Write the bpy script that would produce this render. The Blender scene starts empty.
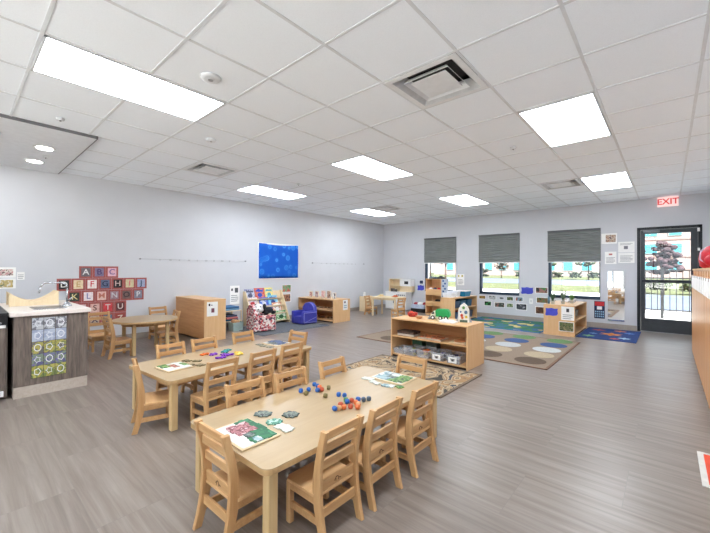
import bpy, bmesh, math, random
from mathutils import Vector, Matrix
random.seed(7)
PI = math.pi
D = bpy.data
C = bpy.context.scene.collection
SC = bpy.context.scene

# ------------------------------------------------------------------ materials
def lin(c):
    return tuple(((v/255)/12.92 if v/255 <= .04045 else (((v/255)+.055)/1.055)**2.4) for v in c) + (1,)

def newmat(name):
    m = D.materials.new(name); m.use_nodes = True
    nt = m.node_tree
    b = nt.nodes['Principled BSDF']
    return m, nt, b

def coords(nt, scale=(1, 1, 1), loc=(0, 0, 0), rot=(0, 0, 0), world=False):
    tc = nt.nodes.new('ShaderNodeTexCoord')
    mp = nt.nodes.new('ShaderNodeMapping')
    mp.inputs['Scale'].default_value = scale
    mp.inputs['Location'].default_value = loc
    mp.inputs['Rotation'].default_value = rot
    if world:
        g = nt.nodes.new('ShaderNodeNewGeometry')
        nt.links.new(g.outputs['Position'], mp.inputs['Vector'])
    else:
        nt.links.new(tc.outputs['Object'], mp.inputs['Vector'])
    return mp.outputs['Vector']

def noise(nt, vec, scale=5, detail=3, rough=.5, dist=0):
    n = nt.nodes.new('ShaderNodeTexNoise')
    n.inputs['Scale'].default_value = scale
    n.inputs['Detail'].default_value = detail
    n.inputs['Roughness'].default_value = rough
    n.inputs['Distortion'].default_value = dist
    nt.links.new(vec, n.inputs['Vector'])
    return n.outputs['Fac']

def ramp(nt, fac, stops, mode='LINEAR'):
    r = nt.nodes.new('ShaderNodeValToRGB')
    cr = r.color_ramp; cr.interpolation = mode
    while len(cr.elements) < len(stops): cr.elements.new(.5)
    for e, (p, c) in zip(cr.elements, stops):
        e.position = p; e.color = lin(c)
    nt.links.new(fac, r.inputs['Fac'])
    return r.outputs['Color']

def mixc(nt, a, b, fac, mode='MIX'):
    m = nt.nodes.new('ShaderNodeMix'); m.data_type = 'RGBA'; m.blend_type = mode
    def put(v, s):
        if hasattr(v, 'links'): nt.links.new(v, s)
        elif isinstance(v, (int, float)): s.default_value = v
        else: s.default_value = lin(v)
    put(fac, m.inputs[0]); put(a, m.inputs[6]); put(b, m.inputs[7])
    return m.outputs[2]

_cache = {}
def plain(name, col, rough=.6, metal=0, var=.06, scale=14, spec=.4):
    """solid paint / plastic / cloth with a faint procedural mottling"""
    if name in _cache: return _cache[name]
    m, nt, b = newmat(name)
    v = coords(nt)
    f = noise(nt, v, scale, 3)
    c2 = tuple(max(0, min(255, x*(1-var))) for x in col)
    c3 = tuple(max(0, min(255, x*(1+var*.5))) for x in col)
    nt.links.new(ramp(nt, f, [(.3, c2), (.7, c3)]), b.inputs['Base Color'])
    b.inputs['Roughness'].default_value = rough
    b.inputs['Metallic'].default_value = metal
    b.inputs['Specular IOR Level'].default_value = spec
    _cache[name] = m
    return m

def wood(name, c1, c2, axis='z', rough=.42, s=1.0):
    if name in _cache: return _cache[name]
    m, nt, b = newmat(name)
    sc = {'x': (1.5, 16, 16), 'y': (16, 1.5, 16), 'z': (16, 16, 1.5)}[axis]
    v = coords(nt, tuple(k*s for k in sc))
    f = noise(nt, v, 2.2, 5, .6, .6)
    f2 = noise(nt, v, 9, 2, .5)
    a = ramp(nt, f, [(.3, c1), (.68, c2)])
    dark = tuple(x*.93 for x in c1)
    col = mixc(nt, a, dark, ramp(nt, f2, [(.5, (0, 0, 0)), (.75, (90, 90, 90))]))
    nt.links.new(col, b.inputs['Base Color'])
    b.inputs['Roughness'].default_value = rough
    b.inputs['Specular IOR Level'].default_value = .35
    _cache[name] = m
    return m

def picture(name, cols, scale=12, seed=0, kind='noise', rough=.5):
    """printed picture: patches of flat colour"""
    if name in _cache: return _cache[name]
    m, nt, b = newmat(name)
    v = coords(nt, loc=(seed*3.7, seed*1.3, seed*2.1))
    if kind == 'cells':
        n = nt.nodes.new('ShaderNodeTexVoronoi'); n.inputs['Scale'].default_value = scale
        nt.links.new(v, n.inputs['Vector'])
        sp = nt.nodes.new('ShaderNodeSeparateColor'); nt.links.new(n.outputs['Color'], sp.inputs[0])
        f = sp.outputs[0]
        st = [(i/len(cols), c) for i, c in enumerate(cols)]
    else:
        f = noise(nt, v, scale, 2, .5, .4)
        n = len(cols)
        st = [(0 if i == 0 else .36 + .28*(i-.5)/max(1, n-1), c) for i, c in enumerate(cols)]
    nt.links.new(ramp(nt, f, st, 'CONSTANT'), b.inputs['Base Color'])
    b.inputs['Roughness'].default_value = rough
    _cache[name] = m
    return m

def emit(name, col, strength):
    m, nt, b = newmat(name)
    b.inputs['Base Color'].default_value = lin(tuple(v_*.9 for v_ in col))
    b.inputs['Emission Color'].default_value = lin(col)
    b.inputs['Emission Strength'].default_value = strength
    return m

def glass(name, tint=(255, 255, 255), rough=0, fac=.08):
    m = D.materials.new(name); m.use_nodes = True
    nt = m.node_tree; nt.nodes.clear()
    o = nt.nodes.new('ShaderNodeOutputMaterial'); mx = nt.nodes.new('ShaderNodeMixShader')
    t = nt.nodes.new('ShaderNodeBsdfTransparent'); g = nt.nodes.new('ShaderNodeBsdfGlossy')
    t.inputs['Color'].default_value = lin(tint); g.inputs['Roughness'].default_value = rough
    mx.inputs[0].default_value = fac
    nt.links.new(t.outputs[0], mx.inputs[1]); nt.links.new(g.outputs[0], mx.inputs[2]); nt.links.new(mx.outputs[0], o.inputs[0])
    return m

M_beech = wood('chair_maple', (184, 138, 90), (206, 166, 118), 'z')
M_beechx = wood('chair_maple_cross', (184, 138, 90), (206, 166, 118), 'x')
M_top = wood('laminate_top', (168, 144, 110), (176, 153, 119), 'y', .3, .6)
M_edge = wood('table_edge', (180, 146, 100), (194, 160, 114), 'x')
M_leg = wood('table_leg_wood', (196, 164, 116), (208, 180, 134), 'z')
M_birch = wood('birch_ply', (216, 172, 122), (226, 188, 142), 'z', .4, .7)
M_birchx = wood('birch_ply_x', (208, 163, 112), (222, 182, 134), 'x', .4, .7)
M_birchd = wood('birch_back', (190, 138, 90), (208, 158, 108), 'x', .45, .7)
M_pale = wood('pale_play_wood', (222, 200, 160), (234, 215, 180), 'z', .5)
M_cubby = wood('honey_locker_wood', (196, 134, 76), (216, 158, 98), 'z', .35, .5)
M_dark = wood('grey_brown_laminate', (88, 78, 72), (126, 113, 104), 'z', .45, 1.6)
M_kick = wood('pale_base_board', (176, 163, 150), (190, 178, 166), 'x', .5)
M_white = plain('white_plastic', (240, 240, 238), .4, var=.02)
M_paper = plain('white_paper', (244, 244, 242), .8, var=.02)
M_black = plain('black_plastic', (28, 28, 30), .4)
M_char = plain('charcoal_frame', (48, 52, 58), .35, .3)
M_frame = plain('window_frame_dark', (52, 66, 84), .35, .4)
M_chrome = plain('brushed_chrome', (190, 192, 196), .25, 1)
M_red = plain('red_cloth', (205, 40, 46), .7)
M_blue = plain('royal_blue_print', (74, 78, 190), .7)
M_ltgrey = plain('light_grey', (205, 207, 210), .5, var=.03)
M_counter = plain('pale_counter_laminate', (226, 216, 208), .35, var=.03, scale=60)

# ------------------------------------------------------------------ mesh builder
class MB:
    def __init__(s):
        s.bm = bmesh.new(); s.mi = 0
    def _mark(s, faces):
        for f in faces: f.material_index = s.mi
    def box(s, x0, y0, z0, x1, y1, z1, bev=0, rot=None, piv=None):
        vs = [s.bm.verts.new(p) for p in ((x0,y0,z0),(x1,y0,z0),(x1,y1,z0),(x0,y1,z0),(x0,y0,z1),(x1,y0,z1),(x1,y1,z1),(x0,y1,z1))]
        fs = [s.bm.faces.new([vs[i] for i in f]) for f in ((3,2,1,0),(4,5,6,7),(0,1,5,4),(1,2,6,5),(2,3,7,6),(3,0,4,7))]
        s._mark(fs)
        if bev:
            r = bmesh.ops.bevel(s.bm, geom=list({e for f in fs for e in f.edges}), offset=bev, segments=2, affect='EDGES', profile=.6)
            s._mark(r['faces']); vs = list({v for f in r['faces'] for v in f.verts} | {v for v in vs if v.is_valid})
        if rot is not None:
            bmesh.ops.rotate(s.bm, verts=[v for v in vs if v.is_valid], cent=piv or ((x0+x1)/2,(y0+y1)/2,(z0+z1)/2), matrix=rot)
        return s
    def prism(s, pts, a0, a1, plane='xy', bev=0):
        def P(p, a): return {'xy': (p[0], p[1], a), 'xz': (p[0], a, p[1]), 'yz': (a, p[0], p[1])}[plane]
        A = [s.bm.verts.new(P(p, a0)) for p in pts]; B = [s.bm.verts.new(P(p, a1)) for p in pts]
        n = len(pts); fs = [s.bm.faces.new(A[::-1]), s.bm.faces.new(B)]
        for i in range(n): fs.append(s.bm.faces.new((A[i], A[(i+1) % n], B[(i+1) % n], B[i])))
        bmesh.ops.recalc_face_normals(s.bm, faces=fs)
        s._mark(fs)
        if bev:
            ed = list({e for f in fs[:2] for e in f.edges})
            r = bmesh.ops.bevel(s.bm, geom=ed, offset=bev, segments=2, affect='EDGES', profile=.6); s._mark(r['faces'])
        return s
    def cyl(s, p0, p1, r0, r1=None, seg=12):
        r1 = r0 if r1 is None else r1
        p0, p1 = Vector(p0), Vector(p1); d = (p1-p0).normalized()
        a = d.orthogonal().normalized(); b = d.cross(a)
        A = [s.bm.verts.new(p0 + (a*math.cos(t)+b*math.sin(t))*r0) for t in [2*PI*i/seg for i in range(seg)]]
        B = [s.bm.verts.new(p1 + (a*math.cos(t)+b*math.sin(t))*r1) for t in [2*PI*i/seg for i in range(seg)]]
        fs = [s.bm.faces.new(A[::-1]), s.bm.faces.new(B)]
        for i in range(seg):
            f = s.bm.faces.new((A[i], A[(i+1) % seg], B[(i+1) % seg], B[i])); f.smooth = True; fs.append(f)
        s._mark(fs); return s
    def tube(s, pts, r, seg=8):
        for a, b in zip(pts[:-1], pts[1:]): s.cyl(a, b, r, seg=seg)
        for p in pts[1:-1]: s.ball(p, (r, r, r), 6, 5)
        return s
    def lathe(s, prof, c=(0, 0, 0), seg=20, sx=1, sy=1):
        rings = []
        for r, z in prof:
            rings.append([s.bm.verts.new((c[0]+sx*r*math.cos(2*PI*i/seg), c[1]+sy*r*math.sin(2*PI*i/seg), c[2]+z)) for i in range(seg)])
        fs = []
        for A, B in zip(rings[:-1], rings[1:]):
            for i in range(seg):
                f = s.bm.faces.new((A[i], A[(i+1) % seg], B[(i+1) % seg], B[i])); f.smooth = True; fs.append(f)
        fs.append(s.bm.faces.new(rings[0][::-1])); fs.append(s.bm.faces.new(rings[-1]))
        s._mark(fs); return s
    def ball(s, c, r, u=12, v=8, rot=None, jit=0):
        n0 = len(s.bm.verts)
        m = Matrix.Translation(c) @ (rot.to_4x4() if rot else Matrix()) @ Matrix.Diagonal((r[0], r[1], r[2], 1))
        q = bmesh.ops.create_uvsphere(s.bm, u_segments=u, v_segments=v, radius=1, matrix=m)
        fs = list({f for w in q['verts'] for f in w.link_faces})
        for f in fs: f.smooth = True
        if jit:
            for w in q['verts']:
                w.co += Vector((random.uniform(-1, 1)*r[0], random.uniform(-1, 1)*r[1], random.uniform(-1, 1)*r[2]))*jit
        s._mark(fs); return s
    def text(s, body, size, mat4, depth=.001, off=0.0):
        cu = D.curves.new('t', 'FONT'); cu.body = body; cu.size = size; cu.extrude = depth; cu.offset = off
        cu.align_x = 'CENTER'; cu.align_y = 'CENTER'; cu.resolution_u = 3
        o = D.objects.new('t', cu); C.objects.link(o)
        dg = bpy.context.evaluated_depsgraph_get()
        me = D.meshes.new_from_object(o.evaluated_get(dg))
        me.transform(mat4)
        k = len(s.bm.faces)
        s.bm.from_mesh(me)
        s.bm.faces.ensure_lookup_table()
        for f in s.bm.faces[k:]: f.material_index = s.mi
        D.objects.remove(o); D.curves.remove(cu); D.meshes.remove(me)
        return s
    def build(s, name, mats, parent=None, loc=None, rotz=0):
        if not isinstance(mats, (list, tuple)): mats = [mats]
        me = D.meshes.new(name)
        if parent is None and loc is None and len(s.bm.verts):
            # put the origin at the bottom centre of the mesh
            xs = [v.co.x for v in s.bm.verts]; ys = [v.co.y for v in s.bm.verts]; zs = [v.co.z for v in s.bm.verts]
            o = Vector(((min(xs)+max(xs))/2, (min(ys)+max(ys))/2, min(zs)))
            bmesh.ops.translate(s.bm, verts=s.bm.verts, vec=-o)
            loc = o
        s.bm.to_mesh(me); s.bm.free()
        for m in mats: me.materials.append(m)
        o = D.objects.new(name, me); C.objects.link(o)
        if parent is not None: o.parent = parent
        if loc is not None: o.location = loc
        o.rotation_euler.z = rotz
        return o

def tag(o, label, cat, group=None, kind=None):
    o['label'] = label; o['category'] = cat
    if group: o['group'] = group
    if kind: o['kind'] = kind
    return o
def thing(name, label, cat, loc=(0, 0, 0), rotz=0, group=None):
    o = D.objects.new(name, None); C.objects.link(o); o.empty_display_size = .1
    o.location = loc; o.rotation_euler.z = rotz
    return tag(o, label, cat, group)
def struct(o):
    o['kind'] = 'structure'; return o
def copy_tree(src, loc=None, rotz=None, label=None, group=None, scale=None):
    r = src.copy(); C.objects.link(r)
    if loc is not None: r.location = loc
    if rotz is not None: r.rotation_euler.z = rotz
    if label: r['label'] = label
    if group: r['group'] = group
    if scale: r.scale = scale
    for ch in CH(src):
        c = ch.copy(); C.objects.link(c); c.parent = r
        for g in CH(ch):
            d = g.copy(); C.objects.link(d); d.parent = c
    return r
def CH(o): return [c for c in C.objects if c.parent == o]

# ------------------------------------------------------------------ room numbers (metres)
W, B, H, R, NB = -6.90, 9.21, 2.667, .80, -3.0
T = .61

# ---- floor
m, nt, b = newmat('vinyl_plank_floor')
v = coords(nt, world=True)
br = nt.nodes.new('ShaderNodeTexBrick')
mp = nt.nodes.new('ShaderNodeMapping'); mp.inputs['Location'].default_value = (.18, .003, 0)
nt.links.new(v, mp.inputs['Vector']); nt.links.new(mp.outputs[0], br.inputs['Vector'])
br.inputs['Scale'].default_value = 1; br.inputs['Brick Width'].default_value = .914; br.inputs['Row Height'].default_value = .457
br.inputs['Mortar Size'].default_value = .0016; br.inputs['Mortar Smooth'].default_value = .6
br.inputs['Color1'].default_value = lin((150, 150, 150)); br.inputs['Color2'].default_value = lin((210, 210, 210)); br.inputs['Mortar'].default_value = lin((60, 60, 60))
# streaks running along x, shifted per plank
off = nt.nodes.new('ShaderNodeVectorMath'); off.operation = 'MULTIPLY_ADD'
nt.links.new(br.outputs['Color'], off.inputs[0]); off.inputs[1].default_value = (3, 3, 0)
nt.links.new(v, off.inputs[2])
mp2 = nt.nodes.new('ShaderNodeMapping'); mp2.inputs['Scale'].default_value = (1.1, 22, 1)
nt.links.new(off.outputs[0], mp2.inputs['Vector'])
f1 = noise(nt, mp2.outputs[0], 1.0, 6, .62, .4)
base = ramp(nt, f1, [(.28, (108, 97, 89)), (.5, (128, 117, 109)), (.72, (146, 136, 127))])
col = mixc(nt, base, br.outputs['Color'], .10, 'OVERLAY')
mort = mixc(nt, col, (120, 112, 106), br.outputs['Fac'])
nt.links.new(mort, b.inputs['Base Color'])
b.inputs['Roughness'].default_value = .33; b.inputs['Specular IOR Level'].default_value = .5
M_floor = m
struct(MB().box(W-.1, NB-.1, -.1, R+.1, B+.12, 0).build('floor', M_floor, loc=(0, 0, 0)))

# ---- ceiling tiles
m, nt, b = newmat('acoustic_tile')
v = coords(nt, world=True)
f = noise(nt, v, 160, 2, .7)
nt.links.new(ramp(nt, f, [(.3, (238, 244, 250)), (.6, (243, 249, 255))]), b.inputs['Base Color']); b.inputs['Roughness'].default_value = .9
_gx = lambda i: (i-1.7102)*T
_gy = lambda j: (j+5.5694)*T
g = MB(); xs = W-.1; e_ = .012
for ci in (-7, -1):
    g.box(xs, NB-.1, H, _gx(ci)+e_, B+.1, H+.12); ys = NB-.1
    for rj in (-2, 5):
        g.box(_gx(ci)+e_, ys, H, _gx(ci+1)-e_, _gy(rj)+e_, H+.12); ys = _gy(rj+1)-e_
    g.box(_gx(ci)+e_, ys, H, _gx(ci+1)-e_, B+.1, H+.12); xs = _gx(ci+1)-e_
g.box(xs, NB-.1, H, R+.1, B+.1, H+.12)
g.box(W-.1, NB-.1, H+.12, R+.1, B+.1, H+.2)
struct(g.build('ceiling', m, loc=(0, 0, 0)))
M_tee = plain('ceiling_tee', (216, 220, 224), .5, var=.02)
g = MB()
i = -12
while i < 6:
    x = (i-.7102)*T
    if W < x < R: g.box(x-.010, NB, H-.004, x+.010, B, H+.001)
    i += 1
for j in range(-12, 12):
    y = (j+5.5694)*T
    if NB < y < B: g.box(W, y-.010, H-.0038, R, y+.010, H+.001)
g.box(W, B-.022, H-.004, R, B, H); g.box(W, NB, H-.004, W+.022, B, H); g.box(R-.022, NB, H-.004, R, B, H)
struct(g.build('trim_1', M_tee, loc=(0, 0, 0)))
# lowered grey plaster ceiling over the changing area
M_soffit = plain('grey_soffit_paint', (224, 227, 231), .85, var=.02)
M_soffe = plain('soffit_trim', (110, 112, 115), .6)
s_ = MB().box(W, NB, H-.03, -4.70, 1.03, H+.01); s_.mi = 1
s_.box(-4.702, NB, H-.03, -4.690, 1.04, H); s_.box(W, 1.028, H-.03, -4.69, 1.04, H)
o = struct(s_.build('ceiling_soffit', [M_soffit, M_soffe], loc=(0, 0, 0)))

# ---- walls
M_wall = plain('grey_wall_paint', (206, 208, 213), .75, var=.012, scale=3)
struct(MB().box(W-.12, NB-.12, 0, W, B+.12, H).build('wall_left', M_wall, loc=(0, 0, 0)))
M_wall2 = plain('bounce_white_wall_paint', (240, 240, 238), .8, var=.01, scale=3)  # unseen rear wall, made white to bounce more light
struct(MB().box(R, NB-.12, 0, R+.12, B+.12, H).build('wall_right', M_wall, loc=(0, 0, 0)))
g = MB(); xs = W
ADDED_REAR = [(-4.3, -2.0), (-1.6, .6)]  # window openings added out of view to bring daylight onto the ceiling
for a, c in ADDED_REAR:
    g.box(xs, NB-.16, 0, a, NB, H); g.box(a, NB-.16, 0, c, NB, .35); g.box(a, NB-.16, 2.35, c, NB, H); xs = c
g.box(xs, NB-.16, 0, R, NB, H)
struct(g.build('wall_behind', M_wall2, loc=(0, 0, 0)))
wins = [(-5.38, -4.40), (-3.74, -2.74), (-2.10, -1.09)]
WZ0, WZ1 = .60, 2.12
DX0, DX1, DZ = -.47, .48, 2.09
g = MB(); xs = W
for a, c in wins:
    g.box(xs, B, 0, a, B+.16, H); g.box(a, B, 0, c, B+.16, WZ0); g.box(a, B, WZ1, c, B+.16, H); xs = c
g.box(xs, B, 0, DX0, B+.16, H); g.box(DX0, B, DZ, DX1, B+.16, H); g.box(DX1, B, 0, R, B+.16, H)
struct(g.build('wall_back', M_wall, loc=(0, 0, 0)))
M_base = plain('beige_baseboard', (166, 158, 150), .6, var=.04)
struct(MB().box(W, NB, 0, W+.01, B, .10, .003).build('baseboard_left', M_base, loc=(0, 0, 0)))
struct(MB().box(R-.01, NB, 0, R, B, .10, .003).build('baseboard_right', M_base, loc=(0, 0, 0)))
g = MB().box(W, B-.01, 0, DX0-.005, B, .10, .003); g.box(DX1+.005, B-.01, 0, R, B, .10, .003)
struct(g.build('baseboard_back', M_base, loc=(0, 0, 0)))

# ---- windows with cellular shades
M_glass = glass('window_glass', (250, 252, 252), 0, .05)
m, nt, b = newmat('grey_cellular_shade')
v = coords(nt)
wv = nt.nodes.new('ShaderNodeTexNoise'); nt.links.new(coords(nt, (3, 3, 60)), wv.inputs['Vector']); wv.inputs['Scale'].default_value = 1
nt.links.new(ramp(nt, wv.outputs['Fac'], [(.3, (112, 116, 116)), (.7, (134, 138, 138))]), b.inputs['Base Color']); b.inputs['Roughness'].default_value = .9
M_shade = plain('grey_shade_cloth', (128, 132, 132), .9, var=.05, scale=4)
for k, (a, c) in enumerate(wins):
    w = MB()
    fr = .055
    yb, ye = B+.02, B+.10
    w.box(a, yb, WZ0, a+fr, ye, WZ1); w.box(c-.02, yb, WZ0, c, ye, WZ1)
    w.box(a, yb, WZ0, c, ye, WZ0+fr); w.box(a, yb, WZ1-fr, c, ye, WZ1)
    o = struct(w.build('window_%d' % (k+1), M_frame, loc=(0, 0, 0)))
    MB().box(a+fr, B+.055, WZ0+fr, c-.02, B+.061, WZ1-fr).build('glass_pane', M_glass, o)
    MB().box(a, B-.012, WZ0-.012, c, B+.05, WZ0+.004, .002).build('window_sill', M_frame, o)
    sh = thing('window_shade', ['grey pleated shade half lowered over the window nearest the room corner',
                                'grey pleated shade half lowered over the middle window above small photo cards',
                                'grey pleated shade half lowered over the window nearest the glass door'][k], 'window shade', ((a+c)/2, B-.02, 1.40), 0, 'grey cellular shades on the back wall')
    hw = (c-a)/2+.008
    n = 26; z0, z1 = .02, .70
    pts = []
    for i in range(n+1):
        pts.append((-.010 if i % 2 else .006, z0+(z1-z0)*i/n))
    bk = [(.018, z1), (.018, z0)]
    MB().prism(pts+bk, -hw, hw, 'yz').build('pleated_fabric', M_shade, sh)
    MB().box(-hw, -.022, .70, hw, .019, .735, .004).build('head_rail', plain('shade_rail', (96, 100, 102), .5), sh)
    MB().box(-hw, -.016, 0, hw, .018, .022, .003).build('bottom_rail', plain('shade_bottom_rail', (222, 224, 226), .5), sh)

for k, (a, c) in enumerate(ADDED_REAR):  # frames and panes of the added rear windows
    w = MB().box(a, NB-.12, .35, a+.05, NB-.04, 2.35).box(c-.05, NB-.12, .35, c, NB-.04, 2.35).box(a, NB-.12, .35, c, NB-.04, .40).box(a, NB-.12, 2.30, c, NB-.04, 2.35).box((a+c)/2-.02, NB-.11, .4, (a+c)/2+.02, NB-.05, 2.3)
    o = struct(w.build('window_%d' % (k+4), M_frame, loc=(0, 0, 0)))
    MB().box(a+.05, NB-.085, .40, c-.05, NB-.079, 2.30).build('glass_pane', M_glass, o)
# ---- door
M_doorframe = plain('black_door_frame', (34, 38, 42), .35, .3)
M_doorleaf = plain('dark_bronze_door', (62, 66, 70), .35, .3)
w = MB().box(DX0, B-.02, 0, DX0+.055, B+.12, DZ); w.box(DX1-.055, B-.02, 0, DX1, B+.12, DZ); w.box(DX0, B-.02, DZ-.05, DX1, B+.12, DZ)
dr = struct(w.build('door_1', M_doorframe, loc=(0, 0, 0)))
lx0, lx1 = DX0+.058, DX1-.058
w = MB().box(lx0, B+.01, .012, -.345, B+.06, DZ-.055); w.box(.325, B+.01, .012, lx1, B+.06, DZ-.055)
w.box(-.345, B+.01, .012, .325, B+.06, .27); w.box(-.345, B+.01, 1.96, .325, B+.06, DZ-.055)
w.build('door_leaf', M_doorleaf, dr)
MB().box(-.345, B+.032, .27, .325, B+.038, 1.96).build('glass_pane', M_glass, dr)
MB().box(-.40, B-.045, .985, .36, B+.0, 1.045, .006).box(-.40, B-.01, .99, -.34, B+.012, 1.04).box(.30, B-.01, .99, .36, B+.012, 1.04).build('push_bar', M_char, dr)
MB().box(-.37, B-.04, 1.985, -.12, B+.012, 2.035, .006).build('door_closer', plain('closer_grey', (108, 112, 116), .4, .5), dr)
MB().tube([(-.14, B-.03, 2.04), (-.02, B-.07, 2.045), (.06, B-.01, 2.05)], .007).build('closer_arm', M_char, dr)
MB().box(-.345, B-.01, 0, .43, B+.13, .012).build('threshold', plain('metal_threshold', (170, 170, 170), .4, .7), dr)
MB().box(.425-.012, B-.035, 1.96, .425+.022, B-.018, 2.03, .004).build('door_sensor', M_white, dr)
MB().box(.425-.010, B-.035, 1.60, .425+.024, B-.018, 1.655, .004).build('latch_sensor', M_white, dr)

# ------------------------------------------------------------------ ceiling lights
M_diff = emit('led_diffuser', (240, 247, 255), 9.0)
M_diffdim = emit('dim_led_diffuser', (244, 249, 255), 3.2)
def light(x, y, label, dx=T, dy=2*T, z=H, md=None):
    t = thing('ceiling_light', label, 'ceiling light', (x+dx/2, y+dy/2, z-.004), 0, 'flat panel lights in the tile grid')
    hx, hy, f = dx/2-.012, dy/2-.012, .014
    w = MB().box(-hx, -hy, -.006, -hx+f, hy, .004); w.box(hx-f, -hy, -.006, hx, hy, .004); w.box(-hx, -hy, -.006, hx, -hy+f, .004); w.box(-hx, hy-f, -.006, hx, hy, .004)
    w.build('frame', M_tee, t)
    MB().box(-hx+f, -hy+f, -.003, hx-f, hy-f, .003).build('diffuser', md or M_diff, t)
    return t
gx = lambda i: (i-1.7102)*T
gy = lambda j: (j+5.5694)*T
L_ = [(0, 0, 'large flat ceiling light above the open floor right of the big air diffuser'),
      (-4, -5, 'longest looking flat ceiling light at upper left beside a round smoke detector'),
      (-4, 0, 'flat ceiling light in the middle of the room above the tables'),
      (-8, 0, 'flat ceiling light near the left wall above the blue fabric wall panel'),
      (0, 5, 'flat ceiling light nearest the exit sign'),
      (-4, 5, 'flat ceiling light nearest the middle window shade'),
      (-8, 5, 'smallest looking flat ceiling light beside the room corner'),
      (0, -5, 'flat ceiling light overhead behind the camera side'),
      (0, -10, 'rear flat ceiling light on the right side'), (-4, -10, 'rear flat ceiling light in the middle')]
for i, j, lb in L_: light(gx(i), gy(j), lb)
light(-6.46, -.30, 'flat panel light in the lowered grey ceiling above the changing counter', 2*T+.03, T+.02, H-.028, M_diffdim)
M_glow = emit('downlight_lens', (255, 250, 240), 9.0)
for x, lb in ((-5.52, 'round recessed downlight nearer the middle of the grey lowered ceiling'), (-6.30, 'round recessed downlight nearer the left wall in grey lowered ceiling')):
    t = thing('recessed_downlight', lb, 'ceiling light', (x, .70, H-.032), 0, 'downlights in the grey ceiling')
    MB().lathe([(.10, -.004), (.105, .002), (.075, .003), (.075, .001)]).build('trim_ring', M_white, t)
    MB().lathe([(.078, -.006), (.078, .0)]).build('lens', M_glow, t)

# ---- air diffusers
M_vent = plain('white_vent_metal', (226, 228, 230), .4, var=.02)
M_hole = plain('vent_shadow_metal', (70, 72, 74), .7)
def vent(i, j, label):
    t = thing('air_diffuser', label, 'air vent', (gx(i)+T/2, gy(j)+T/2, H-.005), 0, 'square ceiling air diffusers')
    def ring(ro, zo, ri, zi, th=.004):
        w = MB()
        def q(r, z): return [(-r, -r, z), (r, -r, z), (r, r, z), (-r, r, z)]
        A, Bq = q(ro, zo), q(ri, zi); A2, B2 = q(ro, zo-th), q(ri, zi-th)
        V = [[w.bm.verts.new(p) for p in L] for L in (A, Bq, B2, A2)]
        for a, c in ((0, 1), (1, 2), (2, 3), (3, 0)):
            for k in range(4): w.bm.faces.new((V[a][k], V[a][(k+1) % 4], V[c][(k+1) % 4], V[c][k]))
        bmesh.ops.recalc_face_normals(w.bm, faces=w.bm.faces)
        return w
    ring(.293, .001, .25, .0).build('face_plate', M_vent, t)
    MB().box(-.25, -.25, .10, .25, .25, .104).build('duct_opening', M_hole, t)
    ring(.25, .0, .19, .07).build('cone', plain('vent_cone_metal', (196, 198, 200), .4), t)
    ring(.185, -.001, .155, .035).build('cone', M_vent, t)
    MB().box(-.145, -.145, -.002, .145, .145, .004).build('centre_plate', M_vent, t)
    MB().cyl((.0, 0, .004), (0, 0, .10), .03).build('stem', M_hole, t)
vent(-1, -2, 'large square air diffuser with dark opening near the top middle of the ceiling')
vent(-7, -2, 'square air diffuser on the left side above the letter cards wall')
vent(-1, 5, 'square air diffuser beside the light nearest the exit sign')
vent(-7, 5, 'square air diffuser in the far corner beside the smallest light')
def puck(x, y, r, label, z=H, name='smoke_detector', cat='smoke detector'):
    t = thing(name, label, cat, (x, y, z-.004))
    MB().lathe([(r*.6, -.022), (r*.85, -.018), (r, -.006), (r, .0)]).build('housing', M_tee, t)
    MB().lathe([(r*.22, -.028), (r*.26, -.021)]).build('sensor', M_char if r < .05 else plain('sensor_grey', (150, 150, 150), .5), t)
puck(-2.58, 1.27, .075, 'white round smoke detector beside the long upper left light')
puck(-3.82, 1.89, .055, 'small white round detector between the left light and left air diffuser')
puck(-4.39, .67, .035, 'small sprinkler head on tiles beside the grey lowered ceiling', name='sprinkler_head', cat='sprinkler')
puck(-5.9, .76, .03, 'small sprinkler head between the two downlights', H-.03, 'sprinkler_head', 'sprinkler')
puck(-1.36, 4.34, .035, 'small sprinkler head just left of the large right ceiling light', name='sprinkler_head', cat='sprinkler')
puck(-4.68, 3.85, .035, 'small sprinkler head between the two middle row lights', name='sprinkler_head', cat='sprinkler')

# ---- exit sign
t = thing('exit_sign', 'white exit sign with red letters hanging above the glass door', 'exit sign', (0, B-.05, 2.47))
MB().box(-.155, -.025, 0, .155, .025, .185, .006).build('housing', emit('backlit_exit_face', (255, 222, 218), .28), t)
M_exitred = emit('exit_letters', (220, 60, 60), .25)
rotb = Matrix.Rotation(PI/2, 4, 'X')
MB().text('EXIT', .155, Matrix.Translation((0, -.027, .09)) @ rotb, .002, .003).build('letters', M_exitred, t)
MB().box(-.07, .0, .18, .07, .05, .198).build('mounting_canopy', M_white, t)
MB().box(-.1, .02, .03, .1, .055, .16).build('wall_mount', M_white, t)

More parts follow.
